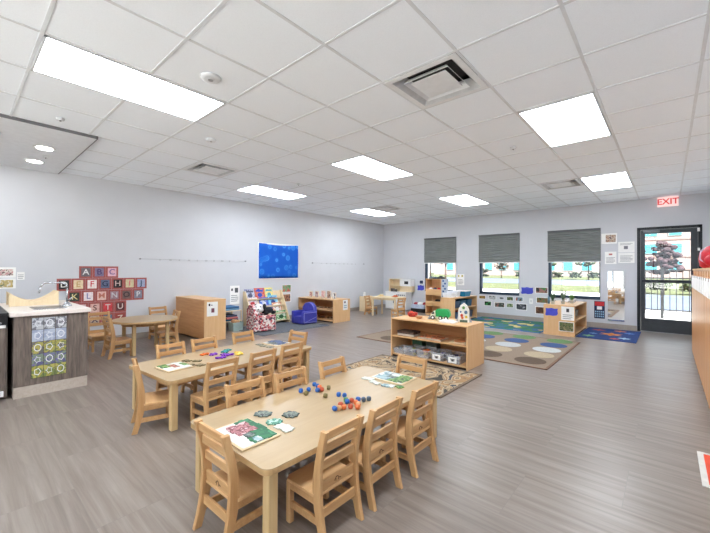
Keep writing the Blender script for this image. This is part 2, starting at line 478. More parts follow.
# ------------------------------------------------------------------ tables
def leg_pair(): pass
def make_table(wd, ln, h, label, loc, rotz):
    t = thing('classroom_table', label, 'table', loc, rotz, 'long maple classroom tables')
    rc = .045
    def rr(hx, hy, rc):
        p = []
        for cx, cy, a0 in ((hx-rc, hy-rc, 0), (-hx+rc, hy-rc, 90), (-hx+rc, -hy+rc, 180), (hx-rc, -hy+rc, 270)):
            for k in range(6):
                a = math.radians(a0+18*k); p.append((cx+rc*math.cos(a), cy+rc*math.sin(a)))
        return p
    hx, hy = wd/2, ln/2
    top = MB().prism(rr(hx-.001, hy-.001, rc), h-.004, h, 'xy').build('tabletop', M_top, t)
    MB().prism(rr(hx, hy, rc), h-.028, h-.0035, 'xy', .003).build('edge_band', M_edge, top)
    for s in (-1, 1):
        MB().prism([(-hy+.09, h-.028), (hy-.09, h-.028), (hy-.09, h-.075), (hy-.15, h-.058), (-hy+.15, h-.058), (-hy+.09, h-.075)], s*(hx-.075)-.009, s*(hx-.075)+.009, 'yz').build('apron', M_beechx, t)
        MB().prism([(-hx+.085, h-.028), (hx-.085, h-.028), (hx-.085, h-.075), (hx-.14, h-.058), (-hx+.14, h-.058), (-hx+.085, h-.075)], s*(hy-.08)-.009, s*(hy-.08)+.009, 'xz').build('apron', M_beechx, t)
    for sx in (-1, 1):
        for sy in (-1, 1):
            x, y = sx*(hx-.05), sy*(hy-.055)
            MB().box(x-.024, y-.024, 0, x+.024, y+.024, h-.028, .006).build('leg', M_leg, t)
    return t
TH = .385
T1 = make_table(.74, 1.52, TH, 'nearest long maple table with puzzles and colourful beads', (-1.61, 1.62, 0), 0)
T2A = math.radians(4.3)
T2 = make_table(.76, 1.52, TH, 'second long maple table with purple linking toys', (-3.19, 1.79, 0), T2A)
def t2(lx, ly, ox=-3.19, oy=1.81):  # local table 2 coordinates -> world
    c, s = math.cos(T2A), math.sin(T2A)
    return (ox+c*lx-s*ly, oy+s*lx+c*ly)

# round table
t = thing('round_table', 'round maple table beside the wall of letter cards', 'table', (-5.79, 1.89, 0))
top = MB().lathe([(.419, .476), (.419, .48)], seg=48).build('tabletop', M_top, t)
MB().lathe([(.418, .45), (.42, .454), (.42, .4765)], seg=48).build('edge_band', M_edge, top)
MB().lathe([(.29, .40), (.305, .40), (.305, .45), (.29, .45)], seg=32).build('apron', M_beechx, t)
for a in (45, 135, 225, 315):
    x, y = .31*math.cos(math.radians(a)), .31*math.sin(math.radians(a))
    MB().box(x-.022, y-.022, 0, x+.022, y+.022, .45, .006).build('leg', M_leg, t)

# ------------------------------------------------------------------ chairs
def make_chair(k=1.0, label='', group=''):
    """faces +y, origin between the rear feet"""
    t = thing('wooden_chair', label, 'chair', (0, 0, 0), 0, group)
    hw = .1325*k
    st = .215*k                          # seat top
    # rear posts: curved boards
    def cy(z):                           # centre line of the post
        return .045*math.sin(min(1, max(0, z/(.5*k)))*PI)**1.0 - .002
    def wd(z):
        u = z/(.5*k); return (.036 + .012*math.exp(-((u-.42)/.25)**2))*k
    zs = [i*.506*k/14 for i in range(15)]
    for s in (-1, 1):
        pts = [(cy(z)-wd(z)/2, z) for z in zs] + [(cy(z)+wd(z)/2, z) for z in reversed(zs)]
        x0, x1 = (hw-.022*k, hw) if s > 0 else (-hw, -hw+.022*k)
        MB().prism(pts, x0, x1, 'yz', .004).build('rear_leg', M_beech, t)
    xi = hw-.020*k
    for i, (z0, z1) in enumerate(((.462, .500), (.398, .438), (.318, .358), (.218, .262), (.105, .148))):
        z0 *= k; z1 *= k; zc = (z0+z1)/2; y = cy(zc)
        o = MB().box(-xi, y-.007, z0, xi, y+.007, z1, .003).build('back_slat' if i < 4 else 'rear_stretcher', M_beechx, t)
        if i == 3:
            e = MB()
            arc = [(-.022*k+.044*k*u, zc-.008*k+.014*k*math.sin(PI*min(1, u*1.25))) for u in [q/8 for q in range(9)]]
            for (xa, za), (xb, zb) in zip(arc[:-1], arc[1:]):
                e.prism([(xa, za), (xb, zb), (xb, zb+.004), (xa, za+.004)], y-.0082, y-.0065, 'xz')
            for xx in (-.012, .006): e.box(xx*k-.0015, y-.0082, zc-.012*k, xx*k+.0015, y-.0065, zc+.004*k)
            q = e.build('burned_emblem', plain('dark_emblem', (92, 62, 40), .7), o); q['label'] = 'small dark emblem burned into the slat'
    # seat: dished board with rounded front
    sd = .262*k
    MB().prism([(-xi, .035*k), (xi, .035*k), (hw+.004, .06*k), (hw+.004, sd-.02), (hw-.02, sd), (-hw+.02, sd), (-hw-.004, sd-.02), (-hw-.004, .06*k)], st-.016*k, st, 'xy', .004).build('seat', M_birchx, t)
    for s in (-1, 1):
        x0, x1 = (hw-.026*k, hw) if s > 0 else (-hw, -hw+.026*k)
        MB().box(x0, .225*k, 0, x1, .255*k, st-.015*k, .004).build('front_leg', M_beech, t)
        xm = s*(hw-.012*k)
        MB().box(xm-.008, .03*k, st-.052*k, xm+.008, .232*k, st-.015*k, .002).build('seat_rail', M_beechx, t)
        MB().box(xm-.007, .03*k, .075*k, xm+.007, .232*k, .108*k, .002).build('side_stretcher', M_beechx, t)
    MB().box(-xi, .233*k, st-.052*k, xi, .247*k, st-.015*k, .002).build('front_rail', M_beechx, t)
    return t
G1, G2, G3, G4 = 'small maple chairs around the nearest long table', 'small maple chairs around the second long table', 'small maple chairs around the round table', 'tiny chairs at the play kitchen table'
chair0 = make_chair(1.0, 'small maple chair at right front of nearest table, biggest and closest to camera', G1)
chair0.location = (-1.135, 1.21, 0); chair0.rotation_euler.z = PI/2      # faces -x
def ch(x, y, rz, lb, g): copy_tree(chair0, (x, y, 0), math.radians(rz), lb, g)
ch(-1.13, 1.545, 91, 'small maple chair at middle of the right side of the nearest table', G1)
ch(-1.12, 1.935, 89, 'small maple chair at the far right side of the nearest table, by the landscape puzzle', G1)
ch(-1.545, .775, 1, 'small maple chair at the near left end of nearest table, by the pink animal puzzle', G1)
ch(-2.03, 1.24, -90, 'small maple chair at near left side of nearest table, only its top rail showing', G1)
ch(-2.01, 1.585, -91, 'small maple chair at middle of far side of nearest table behind the loose beads', G1)
ch(-2.01, 2.00, -90, 'small maple chair standing alone at far left side of the nearest table', G1)
ch(-1.575, 2.50, 180, 'small maple chair at the far end of nearest table in front of the open shelf', G1)
def ch2(lx, ly, rz, lb):
    x, y = t2(lx, ly, -3.16, 1.86); ch(x, y, rz+4.3, lb, G2)
ch2(.50, -.485, 90, 'small maple chair at near right side of second table, next to brown puzzle pieces')
ch2(.50, -.09, 90, 'small maple chair at middle of right side of second table by the purple toys')
ch2(.48, .27, 90, 'small maple chair at far right side of second table beside dark blue puzzle')
ch2(-.46, -.44, -90, 'small maple chair at far left of second table, nearest the round table')
ch2(-.46, -.10, -90, 'small maple chair on far side of second table, in front of the closed cabinet back')
ch2(-.46, .37, -90, 'small maple chair on far side of second table, in front of the book display')
ch(-3.06, .925, -15, 'small maple chair at near end of second table seen from its side', G2)
ch2(.02, .79, 180, 'small maple chair at far end of second table, towards the blue armchair')
chairR = make_chair(1.09, 'small maple chair at round table pushed in from the sink side', G3)
chairR.location = (-5.735, 1.385, 0); chairR.rotation_euler.z = math.radians(3)
copy_tree(chairR, (-6.52, 1.47, 0), math.radians(-88), 'small maple chair beneath the letter cards between sink counter and round table', G3)
copy_tree(chairR, (-5.88, 2.37, 0), math.radians(172), 'small maple chair between the round table and the closed cabinet back', G3)
copy_tree(chairR, (-6.72, 2.38, 0), math.radians(-86), 'small maple chair behind the round table against the grey wall', G3)

# ------------------------------------------------------------------ puzzles, pieces and beads on the tables
def jig(w, h, seed, kn=.13):
    """outline of a jigsaw piece"""
    rd = random.Random(seed); pts = []
    cor = [(-w/2, -h/2), (w/2, -h/2), (w/2, h/2), (-w/2, h/2)]
    for i in range(4):
        a, c = Vector(cor[i]), Vector(cor[(i+1) % 4]); d = c-a; n = Vector((d.y, -d.x)).normalized()
        s = rd.choice((-1, 1, 1))*min(w, h)*kn
        pts.append(a)
        for u, k in ((.38, 0), (.34, .6), (.42, 1), (.58, 1), (.66, .6), (.62, 0)): pts.append(a+d*u+n*s*k)
    return [(p.x, p.y) for p in pts]
def pzpiece(x, y, z, w, h, rz, seed, mat, label, group):
    o = MB().prism(jig(w, h, seed), 0, .007, 'xy', .0015).build('puzzle_piece', mat, loc=(x, y, z), rotz=rz)
    return tag(o, label, 'puzzle piece', group)
def pzboard(x, y, z, w, h, rz, cells, label):
    """tray with pieces printed as patches; cells: list of (outline, mat)"""
    t = thing('puzzle_board', label, 'puzzle', (x, y, z), rz)
    MB().box(-w/2, -h/2, 0, w/2, h/2, .008, .003).build('tray', plain('puzzle_tray_wood', (214, 190, 152), .5), t)
    MB().box(-w/2+.012, -h/2+.012, .0075, w/2-.012, h/2-.012, .009).build('tray_base', plain('tray_base_white', (212, 212, 206), .6), t)
    for k, (cx, cy, cw, chh, mt) in enumerate(cells):
        MB().prism([(cx+px, cy+py) for px, py in jig(cw, chh, k+int(x*100), .08)], .009, .0125+.0003*k, 'xy', .001).build('fitted_piece', mt, t)
    return t
zt = TH+.0005
M_gr = picture('puzzle_green', [(20, 84, 52), (36, 112, 70), (24, 96, 64), (60, 130, 90)], 14, 1)
M_pk = picture('puzzle_pink', [(150, 92, 100), (176, 118, 122), (120, 60, 66), (205, 170, 172)], 26, 2)
M_dk = picture('puzzle_dark', [(52, 58, 60), (84, 96, 92), (120, 130, 120), (40, 44, 50)], 30, 3)
M_teal = picture('puzzle_teal', [(88, 160, 140), (56, 120, 100), (170, 205, 190)], 34, 4)
M_sky = picture('puzzle_sky', [(96, 130, 140), (150, 172, 178), (204, 208, 206)], 14, 5)
M_wpz = plain('puzzle_white', (204, 208, 200), .5)
pzboard(-1.605, .985, zt, .30, .215, 0, [(.0, .055, .27, .085, M_gr), (.10, .02, .07, .10, M_gr), (-.045, .01, .13, .11, M_pk), (-.07, -.02, .06, .06, M_pk), (.045, -.005, .05, .04, M_dk), (.11, .0, .05, .035, M_sky)],
        'wooden puzzle tray with green border and pink animal at near end of nearest table')
G = 'loose puzzle pieces beside the pink animal puzzle'
pzpiece(-1.745, 1.185, zt, .085, .065, .5, 11, M_dk, 'dark grey puzzle piece closest to the left edge of nearest table', G)
pzpiece(-1.61, 1.165, zt, .075, .06, 1.0, 12, M_teal, 'teal green puzzle piece between the dark piece and the white piece', G)
pzpiece(-1.62, 1.285, zt, .075, .07, .3, 13, M_dk, 'grey puzzle piece with pinkish edge nearest the beads', G)
pzpiece(-1.51, 1.155, zt, .10, .06, .1, 14, M_wpz, 'pale white puzzle piece touching the tray corner', G)
M_gl = picture('puzzle_grass', [(50, 96, 44), (84, 132, 60), (120, 150, 80), (40, 70, 50)], 24, 6)
pzboard(-1.585, 2.245, zt, .29, .225, .03, [(-.065, .04, .13, .12, M_sky), (.0, .01, .10, .12, M_dk), (.075, .0, .11, .16, M_gl), (-.04, -.06, .14, .06, M_sky), (.05, -.07, .09, .05, M_gl), (.0, .05, .07, .06, M_wpz)],
        'wooden landscape puzzle tray of sky and grass at the far end of nearest table')
G = 'loose pieces beside the landscape puzzle'
pzpiece(-1.715, 2.10, zt, .09, .055, .2, 21, M_wpz, 'leftmost white puzzle piece beside the landscape puzzle', G)
pzpiece(-1.615, 2.062, zt, .09, .05, -.2, 22, M_wpz, 'middle white puzzle piece below the landscape puzzle', G)
pzpiece(-1.505, 2.07, zt, .09, .05, .3, 23, M_sky, 'pale puzzle piece with green rim right below the landscape puzzle', G)
pzpiece(-1.43, 2.105, zt, .05, .045, 1.1, 24, M_gl, 'green puzzle piece at the near corner of the landscape puzzle', G)
# second table
x, y = t2(.02, -.57)
pzboard(x, y, zt, .24, .22, T2A, [(-.04, .04, .12, .12, M_wpz), (.06, .02, .10, .13, M_wpz), (0, 0, .12, .05, picture('puzzle_redbrown', [(150, 76, 60), (188, 120, 96), (96, 60, 44)], 30, 8)), (-.06, -.06, .10, .07, M_gl), (.0, .08, .1, .04, M_gl)],
        'puzzle tray with white and reddish picture on near end of second table')
G = 'loose brown pieces on the second table'
M_bn = picture('puzzle_brown', [(120, 100, 66), (86, 84, 52), (170, 150, 110)], 34, 9)
for k, (a, c, r, lb) in enumerate(((-.10, -.40, .3, 'brown and green puzzle piece furthest from the near edge of second table'), (-.02, -.345, .9, 'brown puzzle piece in middle of the loose group on second table'), (.13, -.40, .2, 'brown puzzle piece nearest the right chair of second table'), (.06, -.46, 1.4, 'brown puzzle piece touching the red and white puzzle tray'))):
    x, y = t2(a, c); pzpiece(x, y, zt, .07, .055, r, 31+k, M_bn, lb, G)
x, y = t2(-.06, .60)
pzboard(x, y, zt, .26, .21, T2A, [(-.05, .03, .13, .12, picture('puzzle_navy', [(34, 46, 84), (60, 84, 130), (20, 26, 44)], 28, 10)), (.06, .0, .11, .13, picture('puzzle_navy', [(0, 0, 0)], 1)), (.0, -.05, .12, .07, M_dk)],
        'puzzle tray with dark blue picture at far end of second table')
G = 'loose pieces by the dark blue puzzle'
for k, (a, c, r, lb) in enumerate(((-.15, .44, .3, 'greyish puzzle piece left of the dark blue puzzle tray'), (-.06, .42, .9, 'greyish puzzle piece just before the dark blue puzzle tray'), (.04, .43, .5, 'greyish puzzle piece before the near right corner of dark blue puzzle'))):
    x, y = t2(a, c); pzpiece(x, y, zt, .07, .055, r, 41+k, picture('puzzle_olive', [(110, 106, 84), (150, 146, 126), (80, 80, 70)], 34, 12), lb, G)
# linking people toys in purple, teal, orange and yellow
def figure(lx, ly, rz, mat, lb):
    x, y = t2(lx, ly); k = .045
    w = MB()
    for c, r in (((0, .55, 0), (.42, .42, .16)), ((0, -.15, 0), (.42, .62, .16)), ((-.5, .05, 0), (.42, .2, .14)), ((.5, .05, 0), (.42, .2, .14)), ((-.28, -.85, 0), (.2, .45, .14)), ((.28, -.85, 0), (.2, .45, .14))):
        w.ball((c[0]*k, c[1]*k, .008), (r[0]*k, r[1]*k, r[2]*k+.001), 10, 6)
    tag(w.build('linking_figure', mat, loc=(x, y, zt), rotz=rz), lb, 'toy', 'linking figures on the second table')
pu, te, og, ye = plain('toy_purple', (112, 34, 168), .4), plain('toy_teal', (22, 142, 140), .4), plain('toy_orange', (226, 108, 36), .4), plain('toy_yellow', (238, 204, 84), .4)
figure(-.19, -.17, .3, og, 'orange plastic linking figure at left end of the colourful toy group')
figure(-.125, -.12, .6, pu, 'purple linking figure beside the orange one')
figure(-.03, -.07, 1.0, pu, 'purple linking figure in middle of the toy group')
figure(.055, -.15, -.4, pu, 'purple linking figure closest to the near chairs')
figure(.01, -.03, .2, pu, 'purple linking figure next to the yellow one')
figure(-.13, .0, 1.3, te, 'teal green linking figure furthest back in toy group')
figure(-.17, .06, .9, te, 'teal green linking figure at back right end of toy group')
figure(.06, .04, .5, ye, 'yellow linking figure at right end of the toy group')
figure(.0, .06, 1.7, ye, 'pale yellow linking figure tucked behind the other yellow one')
# barrel beads on the nearest table
bc = {'b': plain('bead_blue', (40, 94, 170), .45), 'o': plain('bead_orange', (214, 112, 60), .45), 'r': plain('bead_rust', (188, 84, 56), .45), 'g': plain('bead_olive', (124, 112, 70), .5),
      'd': plain('bead_slate', (76, 92, 110), .45), 't': plain('bead_tan', (200, 150, 104), .5), 'e': plain('bead_green', (70, 128, 74), .45)}
nm = {'b': 'blue', 'o': 'orange', 'r': 'rust red', 'g': 'olive', 'd': 'slate grey', 't': 'tan', 'e': 'green'}
def bead(x, y, c, rz, lb, g, z=zt):
    w = MB().lathe([(.006, 0), (.012, .001), (.0148, .006), (.0155, .013), (.0148, .020), (.012, .026), (.006, .027)], seg=14)
    o = w.build('bead', bc[c], loc=(x, y, z)); 
    o.rotation_euler = (PI/2 if rz is not None else 0, 0, rz or 0)
    if rz is not None: o.location.z = z+.0155
    tag(o, lb, 'bead', g)
ga, gb = 'beads in the cluster near the right front chair', 'beads in the cluster further left on the nearest table'
A = [(-1.625, 1.685, 'b', 'left bead of the separate blue pair'), (-1.59, 1.705, 'b', 'right bead of the separate blue pair'), (-1.49, 1.485, 'b', 'blue bead at the near end of the bead string'),
     (-1.462, 1.512, 't', 'tan bead beside the blue end bead'), (-1.50, 1.545, 'r', 'rust bead behind the tan bead'), (-1.455, 1.555, 'o', 'orange bead in front middle of the bead string'),
     (-1.425, 1.582, 'r', 'rust bead in front of the green and blue beads'), (-1.395, 1.60, 'o', 'orange bead nearest the edge of the table'), (-1.505, 1.615, 'b', 'blue bead under the green one'),
     (-1.53, 1.65, 'e', 'green bead in middle of the right cluster'), (-1.50, 1.672, 'r', 'rust bead between green bead and back blue bead'), (-1.485, 1.71, 'b', 'blue bead at the back of the right cluster'),
     (-1.445, 1.66, 'o', 'orange bead left of the slate bead'), (-1.41, 1.66, 't', 'tan bead at the right front end of cluster'), (-1.45, 1.745, 'd', 'left slate grey bead at the right end of the cluster'), (-1.425, 1.775, 'd', 'right slate grey bead at the right end of the cluster')]
for i, (x, y, c, lb) in enumerate(A): bead(-1.47+(x+1.47)*(.9 if i > 1 else 1), 1.61+(y-1.61)*(.9 if i > 1 else 1), c, (i*.7) % 3 if i % 3 else None, lb + ' on nearest table', ga)
A = [(-1.895, 1.715, 'b', 'blue bead at the back left of the left cluster'), (-1.85, 1.62, 'b', 'blue bead second from left in left cluster'), (-1.80, 1.642, 'b', 'blue bead in front middle of the left cluster'),
     (-1.855, 1.69, 'b', 'blue bead behind the orange bead in left cluster'), (-1.825, 1.70, 'o', 'orange bead in the left cluster'), (-1.79, 1.675, 'r', 'rust bead in the left cluster beside the olive one'),
     (-1.775, 1.72, 'g', 'olive bead at the right of the left cluster'), (-1.80, 1.565, 'g', 'olive bead at the front of the left cluster'), (-1.865, 1.565, 'b', 'leftmost blue bead of the left cluster'), (-1.68, 1.60, 'g', 'olive bead lying apart between the two clusters')]
for i, (x, y, c, lb) in enumerate(A): bead(x, y, c, (i*.9) % 3 if i % 4 else None, lb + ' on nearest table', gb)

# ------------------------------------------------------------------ shelves
def open_shelf(name, label, loc, rotz, wdt, dep, h, shelves, kick=.045, cat='shelf', th=.018, backmat=None):
    """open front faces -y; origin at front left bottom... centre bottom"""
    t = thing(name, label, cat, loc, rotz)
    hw, hd = wdt/2, dep/2
    for s in (-1, 1):
        x0, x1 = (hw-th, hw) if s > 0 else (-hw, -hw+th)
        MB().box(x0, -hd, 0, x1, hd, h-th, .002).build('side_panel', M_birch, t)
    MB().box(-hw-.001, -hd-.002, h-th, hw+.001, hd+.002, h, .003).build('top_panel', M_birchx, t)
    MB().box(-hw+th, hd-.012, kick, hw-th, hd-.002, h-th).build('back_panel', backmat or M_birchd, t)
    for z in shelves:
        MB().box(-hw+th, -hd+.004, z-th, hw-th, hd-.012, z, .002).build('shelf', M_birchx, t)
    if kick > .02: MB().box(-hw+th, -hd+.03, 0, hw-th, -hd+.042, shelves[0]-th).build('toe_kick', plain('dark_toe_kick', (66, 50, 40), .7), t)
    return t
# middle shelf
SX, SY, SHH = -2.375, 4.36, .54
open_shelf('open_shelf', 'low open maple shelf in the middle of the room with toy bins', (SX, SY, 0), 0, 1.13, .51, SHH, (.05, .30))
# closed-back cabinet near the left wall (back towards camera)
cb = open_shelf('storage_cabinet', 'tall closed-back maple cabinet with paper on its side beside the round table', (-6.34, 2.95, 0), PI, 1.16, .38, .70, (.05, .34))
# far shelf on the left wall
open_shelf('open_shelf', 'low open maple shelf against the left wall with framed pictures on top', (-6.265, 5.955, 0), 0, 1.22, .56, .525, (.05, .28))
# shelf with side panel facing camera by the third window
open_shelf('open_shelf', 'small maple shelf below the window nearest the door with papers on its side', (-1.53, 8.12, 0), PI/2, 1.24, .52, .57, (.05, .29))
# low shelf under first window
open_shelf('open_shelf', 'maple shelf with blue bins on top below the window nearest the corner', (-3.80, 8.15, 0), PI/2, 1.25, .36, .575, (.05, .32))

# tall narrow unit
t = thing('tall_shelf', 'tall narrow maple shelf with three cubbies beneath the window nearest the corner', 'shelf', (-4.70, 8.66, 0))
hw, hd, h = .235, .17, .975
for s in (-1, 1):
    MB().box(*((hw-.018, -hd, 0, hw, hd, h-.018) if s > 0 else (-hw, -hd, 0, -hw+.018, hd, h-.018)), .002).build('side_panel', M_birch, t)
MB().box(-hw, -hd, h-.018, hw, hd, h, .003).build('top_panel', M_birchx, t)
MB().box(-hw+.018, hd-.012, .03, hw-.018, hd-.002, h-.018).build('back_panel', M_birch, t)
for z, z1 in ((.05, .12), (.36, .50), (.68, .79)):
    MB().box(-hw+.018, -hd+.002, z-.018, hw-.018, hd-.012, z).build('shelf', M_birchx, t)
for z0, z1 in ((.0, .05), (.25, .38), (.54, .70)):
    MB().box(-hw+.018, -hd-.001, z0, hw-.018, -hd+.014, z1, .002).build('front_rail', M_birchx, t)
sp = MB().box(hw+.001, -hd+.0, .22, hw+.19, -hd+.012, h, .002)
sp.mi = 1
for k in range(9):
    zz = .36+.068*k; sp.box(hw+.03+.05*(k % 2), -hd-.002, zz, hw+.08+.05*(k % 2), -hd+.002, zz+.045)
q = sp.build('display_panel', [plain('pale_grey_panel', (186, 196, 208), .4), plain('blue_decal', (52, 86, 140), .5)], t); q['label'] = 'pale grey side panel with blue pictures'
for k, (x, z, m_, n_) in enumerate(((-.12, .71, M_white, 'white'), (.0, .71, plain('toy_navy', (40, 60, 100), .5), 'navy'), (.12, .71, M_red, 'red'))):
    w = MB().box(x-.04, -.06, 0, x+.04, .02, .035, .006).cyl((x-.025, -.07, .012), (x-.025, .03, .012), .012).cyl((x+.025, -.07, .012), (x+.025, .03, .012), .012)
    w.box(x-.02, -.05, .035, x+.025, .01, .06, .006)
    for v_ in w.bm.verts: v_.co += Vector((-4.70, 8.60, .68))
    tag(w.build('toy_car', m_), n_+' toy car in the upper cubby of tall narrow shelf', 'toy car', 'toy cars in the tall shelf')
w = MB().ball((-4.64, 8.62, .395), (.08, .05, .035), 12, 8).ball((-4.57, 8.61, .40), (.04, .03, .03)).box(-4.7, 8.60, .36, -4.6, 8.64, .38)
tag(w.build('toy_animal', M_black), 'black toy figure in middle cubby of the tall narrow shelf', 'toy')
for k, (x, w_, h_, c_) in enumerate(((-4.84, .10, .07, (120, 132, 140)), (-4.72, .12, .05, (60, 74, 92)), (-4.56, .16, .08, (52, 58, 66)))):
    o = MB().box(x-w_/2, 8.58, .975, x+w_/2, 8.72, .975+h_*.6, .008).cyl((x, 8.65, .975+h_*.55), (x, 8.65, .975+h_), w_*.3).build('toy_block', plain('tallshelf_toy%d' % k, c_, .5))
    tag(o, ('grey toy at left on top of tall narrow shelf', 'dark blue toy in middle on top of tall narrow shelf', 'charcoal toy at right on top of tall narrow shelf')[k], 'toy', 'toys on top of tall narrow shelf')

# bins on top of shelf under first window
def bin_(name, cx, cy, z, wx, wy, h, mat, label, cat='bin', lidm=None, group=None, content=None, th=.006, rotz=0):
    t = thing(name, label, cat, (cx, cy, z+.0005), rotz, group)
    a, c = wx/2, wy/2; k = .9
    w = MB()
    V = [[w.bm.verts.new((sx*a*f, sy*c*f, zz)) for sx, sy in ((-1, -1), (1, -1), (1, 1), (-1, 1))] for f, zz in ((k, 0), (1, h), (1-th/a, h), (k-th/a, th))]
    w.bm.faces.new(V[0][::-1]); w.bm.faces.new(V[3])
    for p, q in ((0, 1), (1, 2), (2, 3)):
        for i in range(4): w.bm.faces.new((V[p][i], V[p][(i+1) % 4], V[q][(i+1) % 4], V[q][i]))
    w.build('tub', mat, t)
    rim = MB(); rr_ = .006
    rim.box(-a-rr_, -c-rr_, h-.008, a+rr_, -c+.002, h).box(-a-rr_, c-.002, h-.008, a+rr_, c+rr_, h).box(-a-rr_, -c, h-.008, -a+.002, c, h).box(a-.002, -c, h-.008, a+rr_, c, h)
    rim.build('rim', mat, t)
    if lidm: MB().box(-a-.008, -c-.008, h, a+.008, c+.008, h+.016, .005).build('lid', lidm, t)
    return t
def milky(name, fac):
    m = D.materials.new(name); m.use_nodes = True
    nt = m.node_tree; nt.nodes.clear()
    o = nt.nodes.new('ShaderNodeOutputMaterial'); mx = nt.nodes.new('ShaderNodeMixShader')
    t = nt.nodes.new('ShaderNodeBsdfTransparent'); g = nt.nodes.new('ShaderNodeBsdfPrincipled')
    g.inputs['Base Color'].default_value = lin((226, 230, 236)); g.inputs['Roughness'].default_value = .2
    mx.inputs[0].default_value = fac
    nt.links.new(t.outputs[0], mx.inputs[1]); nt.links.new(g.outputs[0], mx.inputs[2]); nt.links.new(mx.outputs[0], o.inputs[0])
    return m
M_clear = milky('clear_plastic', .3)
M_wbin = plain('milky_white_plastic', (226, 232, 238), .35)
M_bbin = plain('teal_blue_bin', (30, 122, 164), .4)
bin_('storage_bin', -3.80, 8.30, .575, .30, .34, .12, M_bbin, 'teal blue tub with white lid on top of shelf below window', 'bin', M_white)
bin_('storage_bin', -3.86, 7.96, .575, .24, .22, .13, M_wbin, 'white tub with blue handle nearest the tall shelf, upper row', 'bin')
bin_('storage_bin', -3.85, 7.69, .575, .22, .20, .10, M_wbin, 'small white tub at the near end of shelf below window', 'bin')
for k, (y, z, c_) in enumerate(((7.75, .33, (70, 90, 120)), (8.1, .33, (60, 108, 140)), (8.45, .33, (48, 100, 130)), (7.8, .055, (80, 110, 150)), (8.2, .055, (176, 74, 66)), (8.5, .055, (90, 100, 120)))):
    bin_('storage_bin', -3.80, y, z, .26, .26, .16, plain('unitbin%d' % k, c_, .5), ('slate', 'blue', 'teal', 'light blue', 'red', 'grey blue')[k]+' bin on the '+('upper' if z > .2 else 'lower')+' shelf of unit below the corner window', 'bin', None, 'bins in the shelf below the corner window')

# contents of the middle shelf
ts = SY-.06
t = thing('book_stack', 'dark brown game box lying at left of the middle shelf', 'box', (SX-.36, ts-.05, .3005))
MB().box(-.13, -.09, 0, .13, .09, .045, .003).build('base', plain('game_box_pages', (206, 200, 190), .6), t)
MB().box(-.133, -.093, .028, .133, .093, .062, .003).build('lid', picture('game_lid', [(70, 52, 44), (94, 70, 60), (54, 42, 40)], 20, 2), t)
t = thing('toy_tray', 'flat wooden tray with orange toys in middle of shelf', 'tray', (SX+.02, ts-.05, .3005))
MB().box(-.17, -.11, 0, .17, .11, .018, .004).build('base', plain('tray_grey_wood', (196, 184, 166), .5), t)
MB().box(-.155, -.095, .018, .155, .095, .026).build('picture_insert', picture('tray_orange', [(206, 110, 60), (228, 150, 96), (150, 74, 50), (230, 200, 160)], 18, 3), t)
t = thing('toy_tray', 'shallow wooden tray with tan toys at right of middle shelf', 'tray', (SX+.40, ts-.05, .3005))
MB().box(-.11, -.09, 0, .11, .09, .014, .004).build('base', M_pale, t)
MB().lathe([(.07, .014), (.075, .02), (.06, .032), (.03, .036)], (0, 0, 0)).build('dome', plain('tan_toy', (196, 130, 84), .5), t)
def jumble(t, wx, wy, h, cols, n, seed):
    rd = random.Random(seed)
    for i in range(n):
        c = cols[i % len(cols)]
        x, y, z = rd.uniform(-wx*.3, wx*.3), rd.uniform(-wy*.3, wy*.3), .022+rd.uniform(0, h*.55)
        r = rd.uniform(.018, .028)
        w = MB()
        if i % 2: w.box(x-r, y-r*.8, z-r*.6, x+r, y+r*.8, z+r*.6, .004, Matrix.Rotation(rd.uniform(0, 3), 3, 'Z'))
        else: w.ball((x, y, z), (r, r*.8, r*.7), 10, 7)
        w.build('toy', plain('jumble_%d_%d_%d' % c, c, .5), t)
binc = [((-.44, 'clear bin of pale blue and white toys, leftmost on the bottom shelf', [(160, 176, 200), (220, 224, 230), (120, 140, 180)])),
        ((-.26, 'clear bin of yellow and green toys, second from left on bottom shelf', [(196, 196, 84), (70, 130, 90), (230, 230, 220), (50, 90, 130)])),
        ((-.06, 'clear bin of red and yellow toys in the middle of the bottom shelf', [(190, 40, 60), (220, 190, 60), (120, 30, 60), (230, 120, 50)])),
        ((.15, 'clear bin with white picture card, second from right on bottom shelf', [(90, 80, 110), (60, 60, 80), (150, 140, 160)])),
        ((.37, 'clear bin with white picture card, rightmost on the bottom shelf', [(150, 140, 150), (80, 70, 100), (60, 60, 60)]))]
for k, (dx, lb, cols) in enumerate(binc):
    hh = .07 if k == 0 else .105
    bt = bin_('toy_bin', SX+dx, ts-.06, .05, .18, .26, hh, M_clear, lb, 'bin', None, 'clear toy bins on bottom shelf of the middle unit')
    jumble(bt, .18, .26, hh*.9, cols, 14, k)
    if k >= 3:
        w = MB().box(-.055, -.139, .015, .055, -.134, .085); w.mi = 1; w.box(-.03, -.1405, .035, .03, -.1385, .068)
        w.build('picture_card', [M_paper, picture('card_dark', [(60, 60, 64), (140, 140, 140), (230, 230, 230)], 40, 3)], bt)
for dx, c_, lb in ((-.33, (70, 110, 84), 'dark green toy box behind the leftmost clear bins'), (-.10, (90, 100, 90), 'grey green toy box behind the middle clear bin')):
    tag(MB().box(SX+dx-.08, SY+.06, .0505, SX+dx+.08, SY+.18, .20, .006).box(SX+dx-.085, SY+.055, .18, SX+dx+.085, SY+.185, .20, .004).build('toy_box', plain('boxc%d' % c_[0], c_, .6)), lb, 'box')
